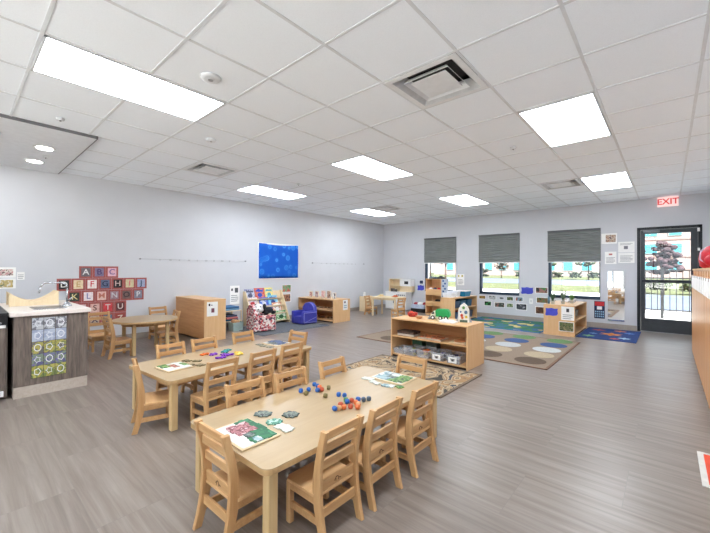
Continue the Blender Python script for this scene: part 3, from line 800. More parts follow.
# on top of the middle shelf
zt2 = SHH+.0005
t = thing('toy_truck', 'green and cream toy garbage truck on top of the middle shelf', 'toy truck', (-2.33, 4.40, zt2), math.radians(12)); t.scale = (.8, .85, .9)
M_tg = plain('truck_green', (34, 158, 84), .35); M_tc = plain('truck_cream', (226, 226, 200), .4)
MB().prism([(-.06, .05), (.15, .04), (.175, .07), (.165, .13), (.13, .165), (-.04, .165), (-.07, .14)], -.055, .055, 'xz', .008).build('body', M_tg, t)
MB().prism([(-.16, .03), (-.07, .03), (-.065, .13), (-.10, .13), (-.15, .085)], -.05, .05, 'xz', .006).build('cab', M_tc, t)
MB().prism([(-.142, .085), (-.105, .118), (-.09, .118), (-.09, .085)], -.0515, .0515, 'xz').build('window', M_black, t)
MB().box(-.15, -.035, .02, .15, .035, .045).build('chassis', M_tc, t)
for wx in (-.11, .02, .115):
    for s in (-1, 1):
        q = MB().cyl((wx, s*.035, .032), (wx, s*.062, .032), .032, seg=18).build('wheel', M_black, t)
        MB().cyl((wx, s*.060, .032), (wx, s*.065, .032), .016, seg=14).build('hub', M_white, q)
MB().prism([(-.21, .004), (-.16, .004), (-.16, .05), (-.175, .05), (-.20, .02)], -.045, .045, 'xz').build('plough', plain('plough_grey', (150, 154, 158), .4), t)
t = thing('toy_rocket', 'white toy rocket house with coloured shapes at right on middle shelf top', 'toy', (-2.0, 4.42, zt2), math.radians(20)); t.scale = (.8, .9, .9)
MB().prism([(-.085, 0), (.085, 0), (.085, .17), (.05, .24), (0, .275), (-.05, .24), (-.085, .17)], -.045, .045, 'xz', .005).build('body', plain('rocket_white', (226, 226, 218), .4), t)
for x, z, r, c_ in ((-.03, .10, .022, (214, 70, 50)), (-.045, .15, .014, (60, 90, 140)), (.035, .145, .026, (90, 120, 150)), (0, .21, .022, (96, 150, 80)), (-.02, .065, .02, (224, 110, 60)), (.04, .08, .02, (220, 190, 60))):
    MB().cyl((x, -.05, z), (x, -.043, z), r, seg=14).build('shape', plain('rk%d' % c_[0], c_, .5), t)
for s in (-1, 1): MB().prism([(s*.085, .0), (s*.13, .0), (s*.085, .09)], -.01, .01, 'xz').build('fin', plain('fin_grey', (170, 172, 176), .5), t)
MB().box(-.06, -.05, 0, .06, .05, .035, .004).build('base', plain('green_grey_base', (92, 112, 96), .5), t)
t = thing('paper_tray', 'flat white box tray between the toy truck and toy rocket', 'tray', (-2.13, 4.24, zt2))
MB().box(-.10, -.07, 0, .10, .07, .02, .004).build('base', M_white, t); MB().box(-.09, -.06, .02, .06, .05, .03, .002).build('paper_stack', M_paper, t)
tag(MB().box(-2.30, 4.20, zt2, -2.20, 4.27, zt2+.02, .003).build('wooden_block', M_pale), 'small pale wooden block in front of the toy truck', 'block')
t = thing('toy_basket', 'small red woven basket at left on top of the middle shelf', 'basket', (-2.78, 4.42, zt2))
MB().lathe([(.05, 0), (.062, .02), (.068, .055), (.06, .057), (.052, .02), (.04, .008)], sx=1.15).build('bowl', plain('red_weave', (186, 54, 42), .7, var=.35, scale=60), t)
MB().ball((-.02, 0, .055), (.036, .03, .026)).ball((.03, .01, .05), (.025, .025, .02)).build('toy_fruit', plain('red_fruit', (204, 74, 50), .5), t)
tag(MB().lathe([(.03, 0), (.045, .02), (.05, .035), (.04, .035)], (-2.60, 4.30, zt2)).build('small_bowl', plain('tan_bowl', (196, 140, 96), .6)), 'small tan bowl beside the red basket', 'bowl')

# ------------------------------------------------------------------ papers and posters
def onB(x0, z0, x1, z1, rects, mats, name, label, cat, y=B, d=.002, group=None, rot=0):
    """paper on the back wall (or any plane facing -y); rects: (u0,v0,u1,v1,slot) in 0..1"""
    w = MB().box(x0, y-d, z0, x1, y+.0005, z1)
    for u0, v0, u1, v1, s in rects:
        w.mi = s; w.box(x0+u0*(x1-x0), y-d-.0012, z0+v0*(z1-z0), x0+u1*(x1-x0), y-d+.0005, z0+v1*(z1-z0))
    return tag(w.build(name, mats), label, cat, group)
def onW(y0, z0, y1, z1, rects, mats, name, label, cat, x=W, d=.002, group=None):
    w = MB().box(x-.0005, y0, z0, x+d, y1, z1)
    for u0, v0, u1, v1, s in rects:
        w.mi = s; w.box(x+d-.0005, y0+u0*(y1-y0), z0+v0*(z1-z0), x+d+.0012, y0+u1*(y1-y0), z0+v1*(z1-z0))
    return tag(w.build(name, mats), label, cat, group)
M_ink = plain('printed_text', (150, 152, 158), .8, var=.3, scale=200)
def lines(n, u0=.12, u1=.88, v0=.15, v1=.8, s=1):
    return [(u0, v0+(v1-v0)*i/n, u1-(.12 if i % 3 == 0 else 0), v0+(v1-v0)*(i+.35)/n, s) for i in range(n)]
# photo cards under the windows
Gc = 'small photo cards on the back wall below the windows'
cards = [(-3.75, .46, -3.57, .55, [(150, 110, 40), (186, 146, 70), (96, 76, 36)], 'brown and gold photo card at the left end of the upper row below middle window'),
         (-3.49, .45, -3.30, .56, [(46, 56, 54), (220, 224, 224), (70, 110, 80)], 'dark green and white photo card, second in the upper row'),
         (-3.22, .475, -3.10, .535, [(190, 196, 204), (120, 126, 130)], 'small faint grey photo card in middle of upper row'),
         (-3.04, .455, -2.88, .555, [(150, 100, 60), (80, 110, 60), (220, 180, 150)], 'green and brown photo card, fourth in the upper row'),
         (-2.83, .455, -2.65, .56, [(190, 110, 100), (140, 170, 190), (110, 80, 60)], 'reddish photo card at the right end of upper row'),
         (-3.61, .29, -3.42, .41, [(30, 110, 50), (60, 160, 80), (20, 50, 30)], 'bright green photo card at the left end of the lower row'),
         (-3.35, .27, -3.08, .40, [(180, 120, 110), (80, 90, 80), (220, 200, 190)], 'pinkish photo card, second in the lower row'),
         (-3.04, .285, -2.88, .39, [(110, 150, 90), (190, 200, 160), (80, 110, 90)], 'pale green photo card, third in the lower row'),
         (-2.82, .24, -2.56, .40, [(50, 54, 66), (84, 90, 100), (210, 210, 214)], 'dark photo card with a pale centre at right of the lower row'),
         (-2.38, .67, -2.10, .82, [(40, 46, 40), (190, 130, 120), (90, 150, 80)], 'dark photo card right of the blue shape, topmost of its column'),
         (-2.36, .44, -2.08, .58, [(60, 110, 50), (150, 110, 70), (90, 140, 80)], 'green photo card behind the plants on the small shelf, middle of its column'),
         (-2.38, .18, -2.12, .36, [(100, 60, 40), (150, 100, 70), (50, 34, 30)], 'dark brown photo card left of the small shelf, lowest of its column'),
         (-2.06, .42, -1.92, .54, [(200, 150, 130), (120, 90, 70), (240, 220, 200)], 'pale brown photo card just below the sill of the window nearest the door')]
for k, (x0, z0, x1, z1, cols, lb) in enumerate(cards):
    onB(x0, z0, x1, z1, [(.06, .08, .94, .92, 1)], [M_paper, picture('cardpic%d' % k, [tuple(int(v_*.8) for v_ in c_) for c_ in cols], 9, k)], 'photo_card', lb, 'picture', group=Gc)
def bluecut(x0, z0, x1, z1, y, label):
    w, h = x1-x0, z1-z0
    p = [(0, .1), (.1, 0), (.35, .06), (.6, 0), (.9, .08), (1, .3), (.96, .7), (1, .95), (.75, .9), (.5, 1), (.25, .92), (.03, .95), (.06, .5)]
    tag(MB().prism([(x0+u*w, z0+v*h) for u, v in p], y-.003, y+.0005, 'xz').build('paper_cutout', plain('violet_blue_card', (70, 78, 196), .6)), label, 'paper', 'blue paper cutouts')
bluecut(-2.70, .64, -2.42, .81, B, 'blue paper cutout on the back wall between middle and right windows')
bluecut(-5.63, .60, -5.40, .76, B, 'blue paper cutout on the back wall beside the play kitchen')
onB(-5.57, .79, -5.42, .91, [(.1, .1, .9, .9, 1)], [M_paper, plain('sign_navy', (44, 52, 80), .6), ], 'small_sign', 'small dark sign card above the blue cutout by the play kitchen', 'sign')
onB(-2.51, .41, -2.43, .54, [(.3, .3, .7, .7, 1)], [M_white, M_ltgrey], 'wall_switch', 'white wall socket plate between the photo cards', 'socket', d=.006)
onB(-4.36, .80, -4.16, 1.10, [(.1, .75, .3, .92, 2), (.6, .75, .85, .92, 2)] + lines(4, v0=.1, v1=.6), [M_paper, M_ink, plain('gold_spot', (200, 180, 90), .6)], 'wall_paper_sheet', 'white paper sheet on the wall between corner and middle windows', 'paper')
onB(-1.07, 1.79, -.80, 2.01, [(.28, .15, .92, .85, 1)], [M_paper, picture('thumb', [(150, 110, 90), (200, 180, 160), (110, 90, 90)], 24, 5)], 'wall_paper_sheet', 'white paper with small brown photo, topmost beside the door', 'paper')
onB(-1.01, 1.36, -.81, 1.62, [(.35, .72, .65, .85, 2)] + lines(5, v0=.1, v1=.6), [M_paper, M_ink, plain('pink_spot', (190, 110, 110), .6)], 'wall_paper_sheet', 'white paper with tiny red mark above the tall mirror', 'paper')
onB(-.78, 1.60, -.51, 1.82, [(.35, .3, .6, .6, 2)] + lines(2, v0=.7, v1=.9), [M_paper, M_ink, plain('grey_spot', (130, 130, 140), .6)], 'wall_paper_sheet', 'white landscape sheet beside the door, upper of the pair', 'paper')
onB(-.78, 1.38, -.51, 1.59, lines(5), [M_paper, M_ink], 'wall_paper_sheet', 'white landscape sheet of text beside the door, lower of the pair', 'paper')
w = MB().box(-1.20, B-.004, .19, -1.01, B, .56); w.mi = 1; w.box(-1.19, B-.0055, .46, -1.02, B-.003, .55); w.mi = 2
for r_ in range(3):
    for c_ in range(5): w.box(-1.185+.034*c_, B-.0055, .22+.05*r_, -1.163+.034*c_, B-.003, .25+.05*r_)
w.mi = 3; w.box(-1.15, B-.0055, .38, -1.06, B-.003, .45)
tag(w.build('wall_calendar', [plain('navy_calendar', (26, 40, 76), .6), plain('calendar_red', (200, 44, 50), .6), plain('calendar_pale', (150, 190, 220), .6), M_paper]), 'navy and red wall chart between window and mirror', 'wall chart')
# mirror
t = thing('wall_mirror', 'tall narrow mirror mounted low on wall beside the glass door', 'mirror', (-.815, B-.008, .16))
m_, nt, b = newmat('mirror_silver'); b.inputs['Metallic'].default_value = 1; b.inputs['Roughness'].default_value = .03; b.inputs['Base Color'].default_value = (.92, .93, .94, 1)
MB().box(-.145, -.004, 0, .145, .008, 1.05, .002).build('backing', M_ltgrey, t)
MB().box(-.142, -.006, .003, .142, -.0042, 1.047).build('mirror_glass', m_, t)
# papers on small shelf side (faces -y at y=7.51)
yf = 7.498
bluecut(-1.76, .36, -1.545, .51, yf, 'blue paper cutout on the side of the small shelf near the door')
onB(-1.49, .30, -1.285, .55, [(.4, .6, .62, .86, 1)] + lines(3, v0=.1, v1=.5, s=2), [M_paper, plain('print_dark', (70, 64, 70), .6), M_ink], 'paper_sheet', 'white paper sheet on side of small shelf near the door', 'paper', y=yf)
onB(-1.53, .09, -1.285, .27, [(.04, .06, .96, .94, 1)], [M_paper, picture('grassphoto', [(86, 104, 56), (120, 116, 76), (66, 80, 46), (150, 140, 100)], 20, 4)], 'photo_card', 'green outdoor photo on the side of small shelf near the door', 'picture', y=yf)
# paper on cabinet side (x=-5.73) and on far shelf side
onW(2.80, .42, 2.99, .66, [(.15, .72, .3, .88, 1), (.38, .74, .5, .8, 1), (.4, .25, .68, .55, 2)], [M_paper, plain('print_black', (40, 40, 44), .6), plain('print_plum', (120, 70, 84), .6)], 'paper_sheet', 'white paper with small picture taped to side of the tall closed-back cabinet', 'paper', x=-5.7575)
onW(5.99, .27, 6.15, .505, [(.25, .68, .55, .86, 1), (.2, .2, .8, .3, 2), (.2, .4, .8, .5, 2)], [M_paper, plain('print_plum2', (104, 60, 84), .6), plain('print_blueish', (170, 190, 206), .6)], 'paper_sheet', 'white paper taped to side of the far left wall shelf', 'paper', x=-5.6535)
# left wall papers
onW(.30, 1.08, .585, 1.225, [(.2, .2, .9, .8, 1)], [M_paper, picture('wp1', [(200, 150, 150), (220, 210, 200), (120, 90, 90)], 30, 1)], 'wall_paper_sheet', 'upper white notice with pinkish pictures above the sink counter', 'paper')
onW(.30, .93, .585, 1.07, [(.2, .1, .9, .85, 1)], [M_paper, picture('wp2', [(214, 210, 200), (190, 170, 110), (90, 110, 90)], 30, 2)], 'wall_paper_sheet', 'lower white notice with tan pictures above the sink counter', 'paper')
onW(.595, 1.05, .675, 1.16, lines(3), [M_paper, M_ink], 'wall_paper_sheet', 'small white notice right of the two larger notices above sink counter', 'paper')
onW(3.85, .47, 4.07, .86, [(.12, .72, .3, .85, 1), (.5, .62, .85, .88, 1)] + lines(4, v0=.15, v1=.55, s=2), [M_paper, plain('print_grey', (90, 92, 96), .6), M_ink], 'wall_paper_sheet', 'white paper sheet on left wall between cabinet and book display', 'paper')
onW(5.19, .66, 5.46, .84, [(.04, .05, .96, .95, 1)], [M_paper, picture('wp3', [(90, 130, 80), (120, 150, 110), (190, 90, 80)], 12, 3)], 'photo_card', 'green photo above the dark red one on left wall', 'picture')
onW(5.19, .42, 5.46, .62, [(.05, .08, .92, .95, 1)], [M_paper, picture('wp4', [(120, 70, 60), (170, 120, 90), (80, 60, 66)], 14, 4)], 'photo_card', 'reddish brown photo below the green one on left wall', 'picture')
# hanging wires
for y0, y1, z, lb in ((2.15, 4.20, 1.385, 'thin silver wire on the left wall between letter cards and blue panel'), (6.14, 8.20, 1.38, 'thin silver wire on the left wall between blue panel and corner')):
    t = thing('display_wire', lb, 'wire', (W, (y0+y1)/2, z), 0, 'picture wires on the left wall')
    L = (y1-y0)/2
    MB().cyl((.02, -L, 0), (.02, L, -.008), .0018, seg=6).build('wire', plain('wire_silver', (176, 178, 182), .35, .6), t)
    for s in (-1, 1): MB().cyl((0, s*L, 0), (.03, s*L, 0), .012).build('end_bracket', plain('bracket_grey', (140, 142, 146), .4, .6), t)
    for k in range(9):
        yy = -L*.7+k*.17; MB().box(.015, yy, -.022, .024, yy+.022 + .02*(k % 2), .006).build('clip', plain('clip_silver', (186, 188, 192), .4, .4), t)
# blue fabric
m_, nt, b = newmat('blue_printed_fabric')
v = coords(nt)
vo = nt.nodes.new('ShaderNodeTexVoronoi'); vo.inputs['Scale'].default_value = 5.2; nt.links.new(v, vo.inputs['Vector'])
rg = ramp(nt, vo.outputs['Distance'], [(0, (44, 134, 222)), (.22, (34, 122, 214)), (.30, (66, 150, 228)), (.36, (14, 100, 204)), (.5, (10, 92, 200))])
nt.links.new(mixc(nt, rg, (10, 94, 200), ramp(nt, noise(nt, v, 3, 2), [(.4, (0, 0, 0)), (.62, (220, 220, 220))])), b.inputs['Base Color']); b.inputs['Roughness'].default_value = .9
t = thing('fabric_wall_panel', 'bright blue patterned fabric panel hung on the left wall', 'wall hanging', (W+.003, 5.10, .985))
w = MB()
n = 24; grid = []
for i in range(n+1):
    y = -.565+1.13*i/n; row = []
    for j in range(9):
        u = j/8; sag = -.03*math.sin(PI*i/n)*(1 if i > 4 else .4)
        row.append(w.bm.verts.new((.014+.005*math.sin(i*1.7+j)*(.3+u*.5), y, .02+u*(.80+sag))))
    grid.append(row)
for i in range(n):
    for j in range(8):
        f = w.bm.faces.new((grid[i][j], grid[i+1][j], grid[i+1][j+1], grid[i][j+1])); f.smooth = True
r_ = bmesh.ops.extrude_face_region(w.bm, geom=w.bm.faces[:]); bmesh.ops.translate(w.bm, verts=[g_ for g_ in r_['geom'] if isinstance(g_, bmesh.types.BMVert)], vec=(-.004, 0, 0))
bmesh.ops.recalc_face_normals(w.bm, faces=w.bm.faces)
w.build('fabric', m_, t)
MB().box(-.001, -.585, 0, .005, .575, .83).build('white_border', M_paper, t)

# ------------------------------------------------------------------ alphabet cards
M_af = plain('brick_red_card', (168, 92, 88), .7, var=.12, scale=40)
rows = [(1.30, 1.06, 'ABC'), (1.03, .868, 'DEFGHIJ'), (1.16, .676, 'KLMNOP'), (1.07, .484, 'QRSTU'), (1.07, .292, 'VWXYZ')]
pal = [((104, 98, 104), (236, 236, 236)), ((120, 110, 140), (80, 60, 110)), ((214, 170, 184), (110, 90, 150)), ((34, 34, 38), (240, 240, 236)), ((226, 206, 170), (206, 170, 110)),
       ((236, 224, 220), (214, 40, 56)), ((90, 100, 130), (40, 50, 80)), ((26, 24, 28), (214, 196, 190)), ((200, 190, 150), (220, 90, 120)), ((150, 160, 190), (30, 60, 90)),
       ((52, 60, 52), (232, 220, 160)), ((232, 222, 226), (130, 130, 180)), ((226, 190, 180), (206, 130, 110)), ((150, 120, 130), (210, 210, 216)), ((108, 84, 80), (60, 50, 54)),
       ((120, 124, 140), (226, 226, 230)), ((180, 150, 130), (90, 60, 60)), ((206, 180, 180), (160, 120, 150)), ((216, 180, 170), (110, 60, 60)), ((200, 60, 66), (226, 220, 216)),
       ((88, 44, 48), (232, 226, 220)), ((130, 80, 80), (240, 230, 220)), ((60, 50, 60), (220, 200, 190)), ((180, 160, 140), (60, 50, 90)), ((90, 110, 130), (230, 220, 180)), ((150, 60, 50), (240, 230, 220))]
rotw = Matrix.Rotation(PI/2, 4, 'Z') @ Matrix.Rotation(PI/2, 4, 'X')
k = 0
for y0, z0, ls in rows:
    for i, L in enumerate(ls):
        ya, yb = y0+.176*i, y0+.176*(i+1)-.003
        w = MB().box(W-.0005, ya, z0, W+.004, yb, z0+.189)
        ins = .026
        bgc, fgc = pal[k]
        w.mi = 1; w.box(W+.0035, ya+ins, z0+ins, W+.0052, yb-ins, z0+.189-ins)
        w.mi = 2; w.text(L, .125, Matrix.Translation((W+.006, (ya+yb)/2, z0+.0945)) @ rotw, .001, .001)
        dk = ('dark' if sum(bgc) < 330 else 'pale')
        tag(w.build('letter_card', [M_af, picture('card_bg%d' % k, [bgc, tuple(min(255, c_+12) for c_ in bgc)], 30, k), plain('card_fg%d' % k, fgc, .6)]),
            'red bordered wall card showing the letter %s on a %s ground' % (L, dk), 'letter card', 'red bordered alphabet cards on the left wall')
        k += 1

# ------------------------------------------------------------------ sink counter
t = thing('sink_counter', 'dark laminate sink counter with pale top and flower prints on its front', 'counter', (-5.2, .66, 0))
x1, x0, y0, y1 = .665, -.66, -.285, .275
MB().box(x0, y0, .105, x1, y1, .765, .002).build('cabinet_body', M_dark, t)
MB().box(x0+.002, y0+.002, 0, x1-.003, y1-.002, .105).build('base_board', M_kick, t)
ct = MB()
ct.box(x0-.01, y0-.03, .765, x1+.025, y1+.02, .805, .006)
ct.build('worktop', M_counter, t)
MB().box(.16, -.13, .8045, .52, .13, .8075, .002).build('basin_rim', M_chrome, t)
MB().box(.18, -.11, .8065, .50, .11, .8085, .002).build('basin', plain('basin_dark', (120, 122, 126), .3, .8), t)
w = MB().lathe([(.045, .8), (.045, .815), (.03, .83), (.02, .85)], (.30, .16, 0), 16)
w.tube([(.30, .16, .84), (.30, .16, 1.0), (.30, .15, 1.04), (.30, .12, 1.06), (.30, .0, 1.065), (.30, -.04, 1.055), (.30, -.06, 1.02), (.30, -.07, .96)], .009)
w.tube([(.30, .16, .86), (.33, .20, .90)], .008)
fc = w.build('faucet', M_chrome, t); fc['label'] = 'chrome gooseneck faucet'
# print sheet on the front: 3 x 5 grid of flower pictures
pc = [[(110, 110, 118), (176, 178, 182)], [(150, 158, 180), (170, 178, 194)], [(112, 124, 76), (164, 156, 80), (104, 100, 100)], [(110, 106, 150), (120, 134, 116), (92, 90, 130)], [(160, 152, 70), (112, 126, 72), (176, 168, 90)]]
ps = MB().box(.665, -.165, .165, .6665, .10, .745)
for r_ in range(5):
    for c_ in range(3):
        ps.mi = r_+1; ps.box(.666, -.160+.087*c_, .74-.115*(r_+1)+.004, .6675, -.160+.087*c_+.083, .74-.115*r_)
        ps.mi = 6
        cy_, cz_ = -.160+.087*c_+.0415, .74-.115*r_-.055
        kk = ((r_*2+c_) % 3); nn = 10; ff = (.6, 1.0, .8)[kk]
        a_ = [(cy_+.028*math.cos(q*2*PI/10+.3*kk)*(1 if q % 2 else ff), cz_+.036*math.sin(q*2*PI/10+.3*kk)*(1 if q % 2 else ff)) for q in range(10)]
        b_ = [(cy_+(y_-cy_)*.78, cz_+(z_-cz_)*.78) for y_, z_ in a_]
        for q in range(10):
            ps.prism([a_[q], a_[(q+1) % 10], b_[(q+1) % 10], b_[q]], .667, .6682, 'yz')
ob = ps.build('print_sheet', [glass('sheet_film', (210, 206, 200), .3, .15)] + [picture('fl%d' % i, c_, 22, i) for i, c_ in enumerate(pc)] + [plain('print_line', (226, 226, 230), .6)], t)
ob['label'] = 'sheet of small flower and shape prints'
# neighbour cabinet
t = thing('changing_cabinet', 'dark laminate cabinet with black drawers left of the sink counter', 'cabinet', (-5.25, -.1, 0))
MB().box(-.6, -.45, .02, .64, .44, .66, .002).build('cabinet_body', M_dark, t)
MB().box(.64, -.43, .04, .655, .425, .655, .003).build('door', M_dark, t)
MB().box(-.6, -.45, .66, .63, .44, .78, .004).build('drawer_bank', M_black, t)
MB().box(.63, -.40, .70, .645, .40, .715, .002).build('drawer_pull', M_chrome, t)
MB().box(.655, .375, .035, .68, .415, .085, .005).build('hinge', M_white, t)
MB().box(.655, .385, .665, .675, .425, .69, .003).build('hinge', M_white, t)
MB().box(-.62, -.46, .78, .65, .445, .80, .003).build('worktop', M_black, t)
# curved wooden changing tray on top
t = thing('changing_tray', 'curved pale wooden changing tray resting on the sink counter', 'changing tray', (-5.26, .60, .8055))
prof = []
for i in range(13):
    u = -1+2*i/12; prof.append((.205*u, .045+.105*abs(u)**1.8))
side = [(-.205, 0)] + prof + [(.205, 0)]
for xx, nm_ in ((.0, 'side_board'), (-.30, 'side_board')):
    MB().prism(side, xx-.009, xx+.009, 'yz').build(nm_, M_pale, t)
inner = [(y_, z_-.016) for y_, z_ in prof]
w = MB(); w.prism(prof + inner[::-1], -.29, -.01, 'yz'); w.build('pad', plain('pale_pad', (232, 206, 166), .6), t)

# ------------------------------------------------------------------ book corner
MRUG = picture('grey_rug', [(88, 92, 98), (96, 100, 106), (82, 86, 92)], 30, 3, rough=.95)
tag(MB().box(-6.62, 3.72, .0005, -5.50, 5.40, .010, .003).build('area_rug', MRUG), 'dark grey rug under the two small armchairs', 'rug')
t = thing('book_display', 'cream slanted book display rack against the left wall', 'book rack', (-6.68, 4.63, 0))
sd = [(-.20, 0), (.19, 0), (.19, .08), (-.12, .73), (-.20, .73)]
for s in (-1, 1): MB().prism(sd, s*.475-.009, s*.475+.009, 'xz', .002).build('side_panel', M_pale, t)
for k_, (px, pz) in enumerate(((.15, .05), (.07, .21), (-.01, .37), (-.09, .53))):
    o_ = MB().box(px-.05, -.466, pz, px+.03, .466, pz+.012).box(px+.02, -.466, pz, px+.03, .466, pz+.035).build('ledge', M_pale, t)
    MB().prism([(px-.05, pz), (px-.042, pz), (px-.105, pz+.185), (px-.113, pz+.185)], -.466, .466, 'xz').build('back_board', M_pale, t)
def dbook(y0, y1, tier, hh, cols, lb, band=None):
    px, pz = ((-6.53, .062), (-6.61, .222), (-6.69, .382), (-6.77, .542))[tier]
    hh *= 1.22; y0 -= .016; y1 += .016
    w = MB().box(0, -(y1-y0)/2, 0, .010, (y1-y0)/2, hh, .001)
    w.mi = 1; w.box(.0095, -(y1-y0)/2*.86, hh*.06, .0112, (y1-y0)/2*.86, hh*.94)
    if band:
        w.mi = 2; w.box(.0105, -(y1-y0)*.35, hh*.68, .0122, (y1-y0)*.35, hh*.84); w.ball((.0108, 0, hh*.38), (.0015, (y1-y0)*.25, hh*.2), 12, 8)
    bt_ = [plain('bk%d_%d' % (int(y0*100), tier), cols[0], .4), picture('bkp%d_%d' % (int(y0*100), tier), cols, 18, int(y0*37))] + ([plain('bkb%d_%d' % (int(y0*100), tier), band, .5)] if band else [])
    o = w.build('picture_book', bt_, loc=(px-.028, (y0+y1)/2, pz+.0005)); o.rotation_euler = (0, -math.radians(16), 0)
    tag(o, lb, 'book', 'picture books on the display rack')
dbook(4.17, 4.39, 3, .20, [(150, 156, 184), (196, 200, 216), (110, 110, 140)], 'grey blue picture book at top left of the display rack', (90, 92, 120))
dbook(4.41, 4.64, 3, .21, [(206, 84, 62), (226, 130, 90), (60, 70, 170)], 'red and orange picture book at top middle of the display rack', (50, 80, 190))
dbook(4.68, 4.86, 3, .21, [(236, 214, 110), (240, 228, 150), (150, 190, 190)], 'yellow picture book at top right of the display rack', (90, 170, 180))
dbook(4.18, 4.40, 2, .18, [(228, 214, 210), (206, 180, 180), (240, 236, 232)], 'pale picture book with a red band on second tier left', (180, 40, 50))
dbook(4.48, 4.68, 2, .17, [(50, 84, 190), (90, 120, 214), (220, 220, 236)], 'blue picture book on second tier middle', (226, 226, 236))
dbook(4.71, 4.93, 2, .20, [(110, 190, 226), (140, 206, 234), (90, 160, 206)], 'light blue picture book on second tier right', (40, 60, 130))
dbook(4.56, 4.74, 1, .17, [(130, 120, 180), (90, 110, 170), (200, 190, 214)], 'violet picture book on third tier middle', (70, 120, 180))
dbook(4.77, 4.99, 1, .20, [(214, 140, 84), (240, 230, 220), (190, 110, 60)], 'orange and white picture book on third tier right', (240, 236, 230))
dbook(4.80, 5.05, 0, .18, [(80, 150, 84), (214, 224, 200), (120, 180, 110)], 'green picture book on the lowest tier right', (40, 90, 50))
dbook(4.52, 4.72, 0, .18, [(70, 110, 180), (180, 200, 220), (200, 80, 80)], 'blue and red picture book on the lowest tier middle', (210, 190, 60))

def armchair(name, label, loc, rotz, mat, trimm, k=1.0):
    """faces -y; about .42 wide"""
    t = thing(name, label, 'armchair', loc, rotz, 'toddler armchairs in the book corner')
    hw, hd = .21*k, .20*k
    MB().box(-hw+.085*k, -hd, .015, hw-.085*k, hd-.08*k, .17*k, .02*k).build('seat', mat, t)
    for s in (-1, 1):
        x0_, x1_ = (hw-.09*k, hw) if s > 0 else (-hw, -hw+.09*k)
        a_ = MB().box(x0_, -hd, .015, x1_, hd-.01, .285*k, .022*k).build('arm', mat, t)
        xx = s*(hw+.001); p_ = MB()
        for z_ in (.045*k, .255*k): p_.cyl((xx, -hd+.015, z_), (xx, hd-.02, z_), .0045, seg=6)
        p_.cyl((xx, -hd+.015, .045*k), (xx, hd-.02, .150*k), .004, seg=6); p_.cyl((xx, -hd+.012, .04*k), (xx, -hd+.012, .255*k), .0045, seg=6)
        p_.build('piping', trimm, a_)
    pts = [(-hw+.01, .02)] + [(-(hw-.01)*math.cos(a), .29*k+.175*k*math.sin(a)) for a in [PI*i/14 for i in range(15)]] + [(hw-.01, .02)]
    bk_ = MB().prism(pts, hd-.09*k, hd, 'xz', .018*k).build('backrest', mat, t)
    pp = [(-(hw-.015)*math.cos(a), hd-.09*k, .29*k+.17*k*math.sin(a)) for a in [PI*i/14 for i in range(15)]]
    MB().tube(pp, .0045, 6).build('piping', trimm, bk_)
    return t
M_bl = plain('royal_blue_vinyl', (62, 64, 162), .5); M_blt = plain('lilac_piping', (150, 150, 214), .5)
armchair('toddler_armchair', 'blue vinyl toddler armchair with pale piping on the grey rug', (-6.09, 5.20, .010), 0, M_bl, M_blt, 1.0)
M_dot = picture('red_dotted_cloth', [(178, 52, 66), (232, 214, 210), (96, 70, 84), (200, 90, 96), (236, 226, 220)], 38, 4, 'cells', .8)
M_dott = plain('dotted_piping', (224, 190, 190), .7)
armchair('toddler_armchair', 'red and white dotted toddler armchair with a plush dog', (-6.03, 4.03, .010), PI-.2, M_dot, M_dott, 1.1)
# plush dog lying over the chair
t = thing('plush_dog', 'black and white plush dog lying on the red dotted armchair', 'plush toy', (-5.99, 4.02, .345), .5); t.scale = (1.15, 1.15, 1.15)
M_pw, M_pb = plain('plush_white', (236, 236, 234), .95), plain('plush_black', (24, 24, 28), .95)
MB().ball((.05, .10, .04), (.085, .16, .055), 16, 10).ball((-.03, .22, .0), (.03, .09, .03), 10, 8).ball((.11, .22, .0), (.03, .09, .03), 10, 8).ball((.1, -.02, .01), (.03, .07, .03), 10, 8).build('body', M_pb, t)
hd_ = MB().ball((0, -.09, .10), (.085, .08, .075), 16, 10).ball((.03, -.155, .085), (.045, .05, .038), 12, 8).build('head', M_pw, t)
MB().ball((-.075, -.07, .11), (.022, .05, .055), 10, 8).ball((.08, -.06, .12), (.022, .05, .055), 10, 8).build('ears', M_pb, hd_)
MB().ball((.045, -.205, .09), (.014, .012, .011), 8, 6).ball((-.02, -.158, .125), (.01, .01, .01), 8, 6).ball((.055, -.15, .13), (.01, .01, .01), 8, 6).build('nose_and_eyes', M_pb, hd_)

# rack of folded cloths between cabinet and display
t = thing('wall_rack', 'small two-tier rack of folded cloth between cabinet and book display', 'rack', (-6.70, 3.70, 0))
for z_ in (.16, .37): MB().box(-.19, -.20, z_, .19, .20, z_+.015, .002).build('shelf', M_pale, t)
for sx in (-1, 1):
    for sy in (-1, 1): MB().box(sx*.18-.009, sy*.19-.009, 0, sx*.18+.009, sy*.19+.009, .37).build('leg', M_pale, t)
cl = [(.386, (120, 170, 206), 'light blue folded cloth, topmost but one on the cloth rack'), (.426, (66, 108, 150), 'mid blue folded cloth at the top of the cloth rack'), (.176, (40, 84, 120), 'dark teal folded cloth lowest on the rack middle'), (.216, (190, 110, 110), 'pink folded cloth on the lower tier of rack'), (.256, (60, 70, 96), 'navy folded cloth above the pink one on rack')]
for k_, (z_, c_, lb) in enumerate(cl):
    tag(MB().box(-6.86, 3.54+.01*k_, z_, -6.53+.012*(k_ % 2), 3.86-.012*k_, z_+.038, .014).build('folded_cloth', plain('cloth%d' % k_, c_, .9)), lb, 'cloth', 'folded cloths on the rack')
bin_('storage_bin', -6.40, 3.70, 0, .20, .22, .17, plain('pale_aqua_bin', (176, 200, 196), .5), 'pale aqua bin on the floor before the cloth rack', 'bin')
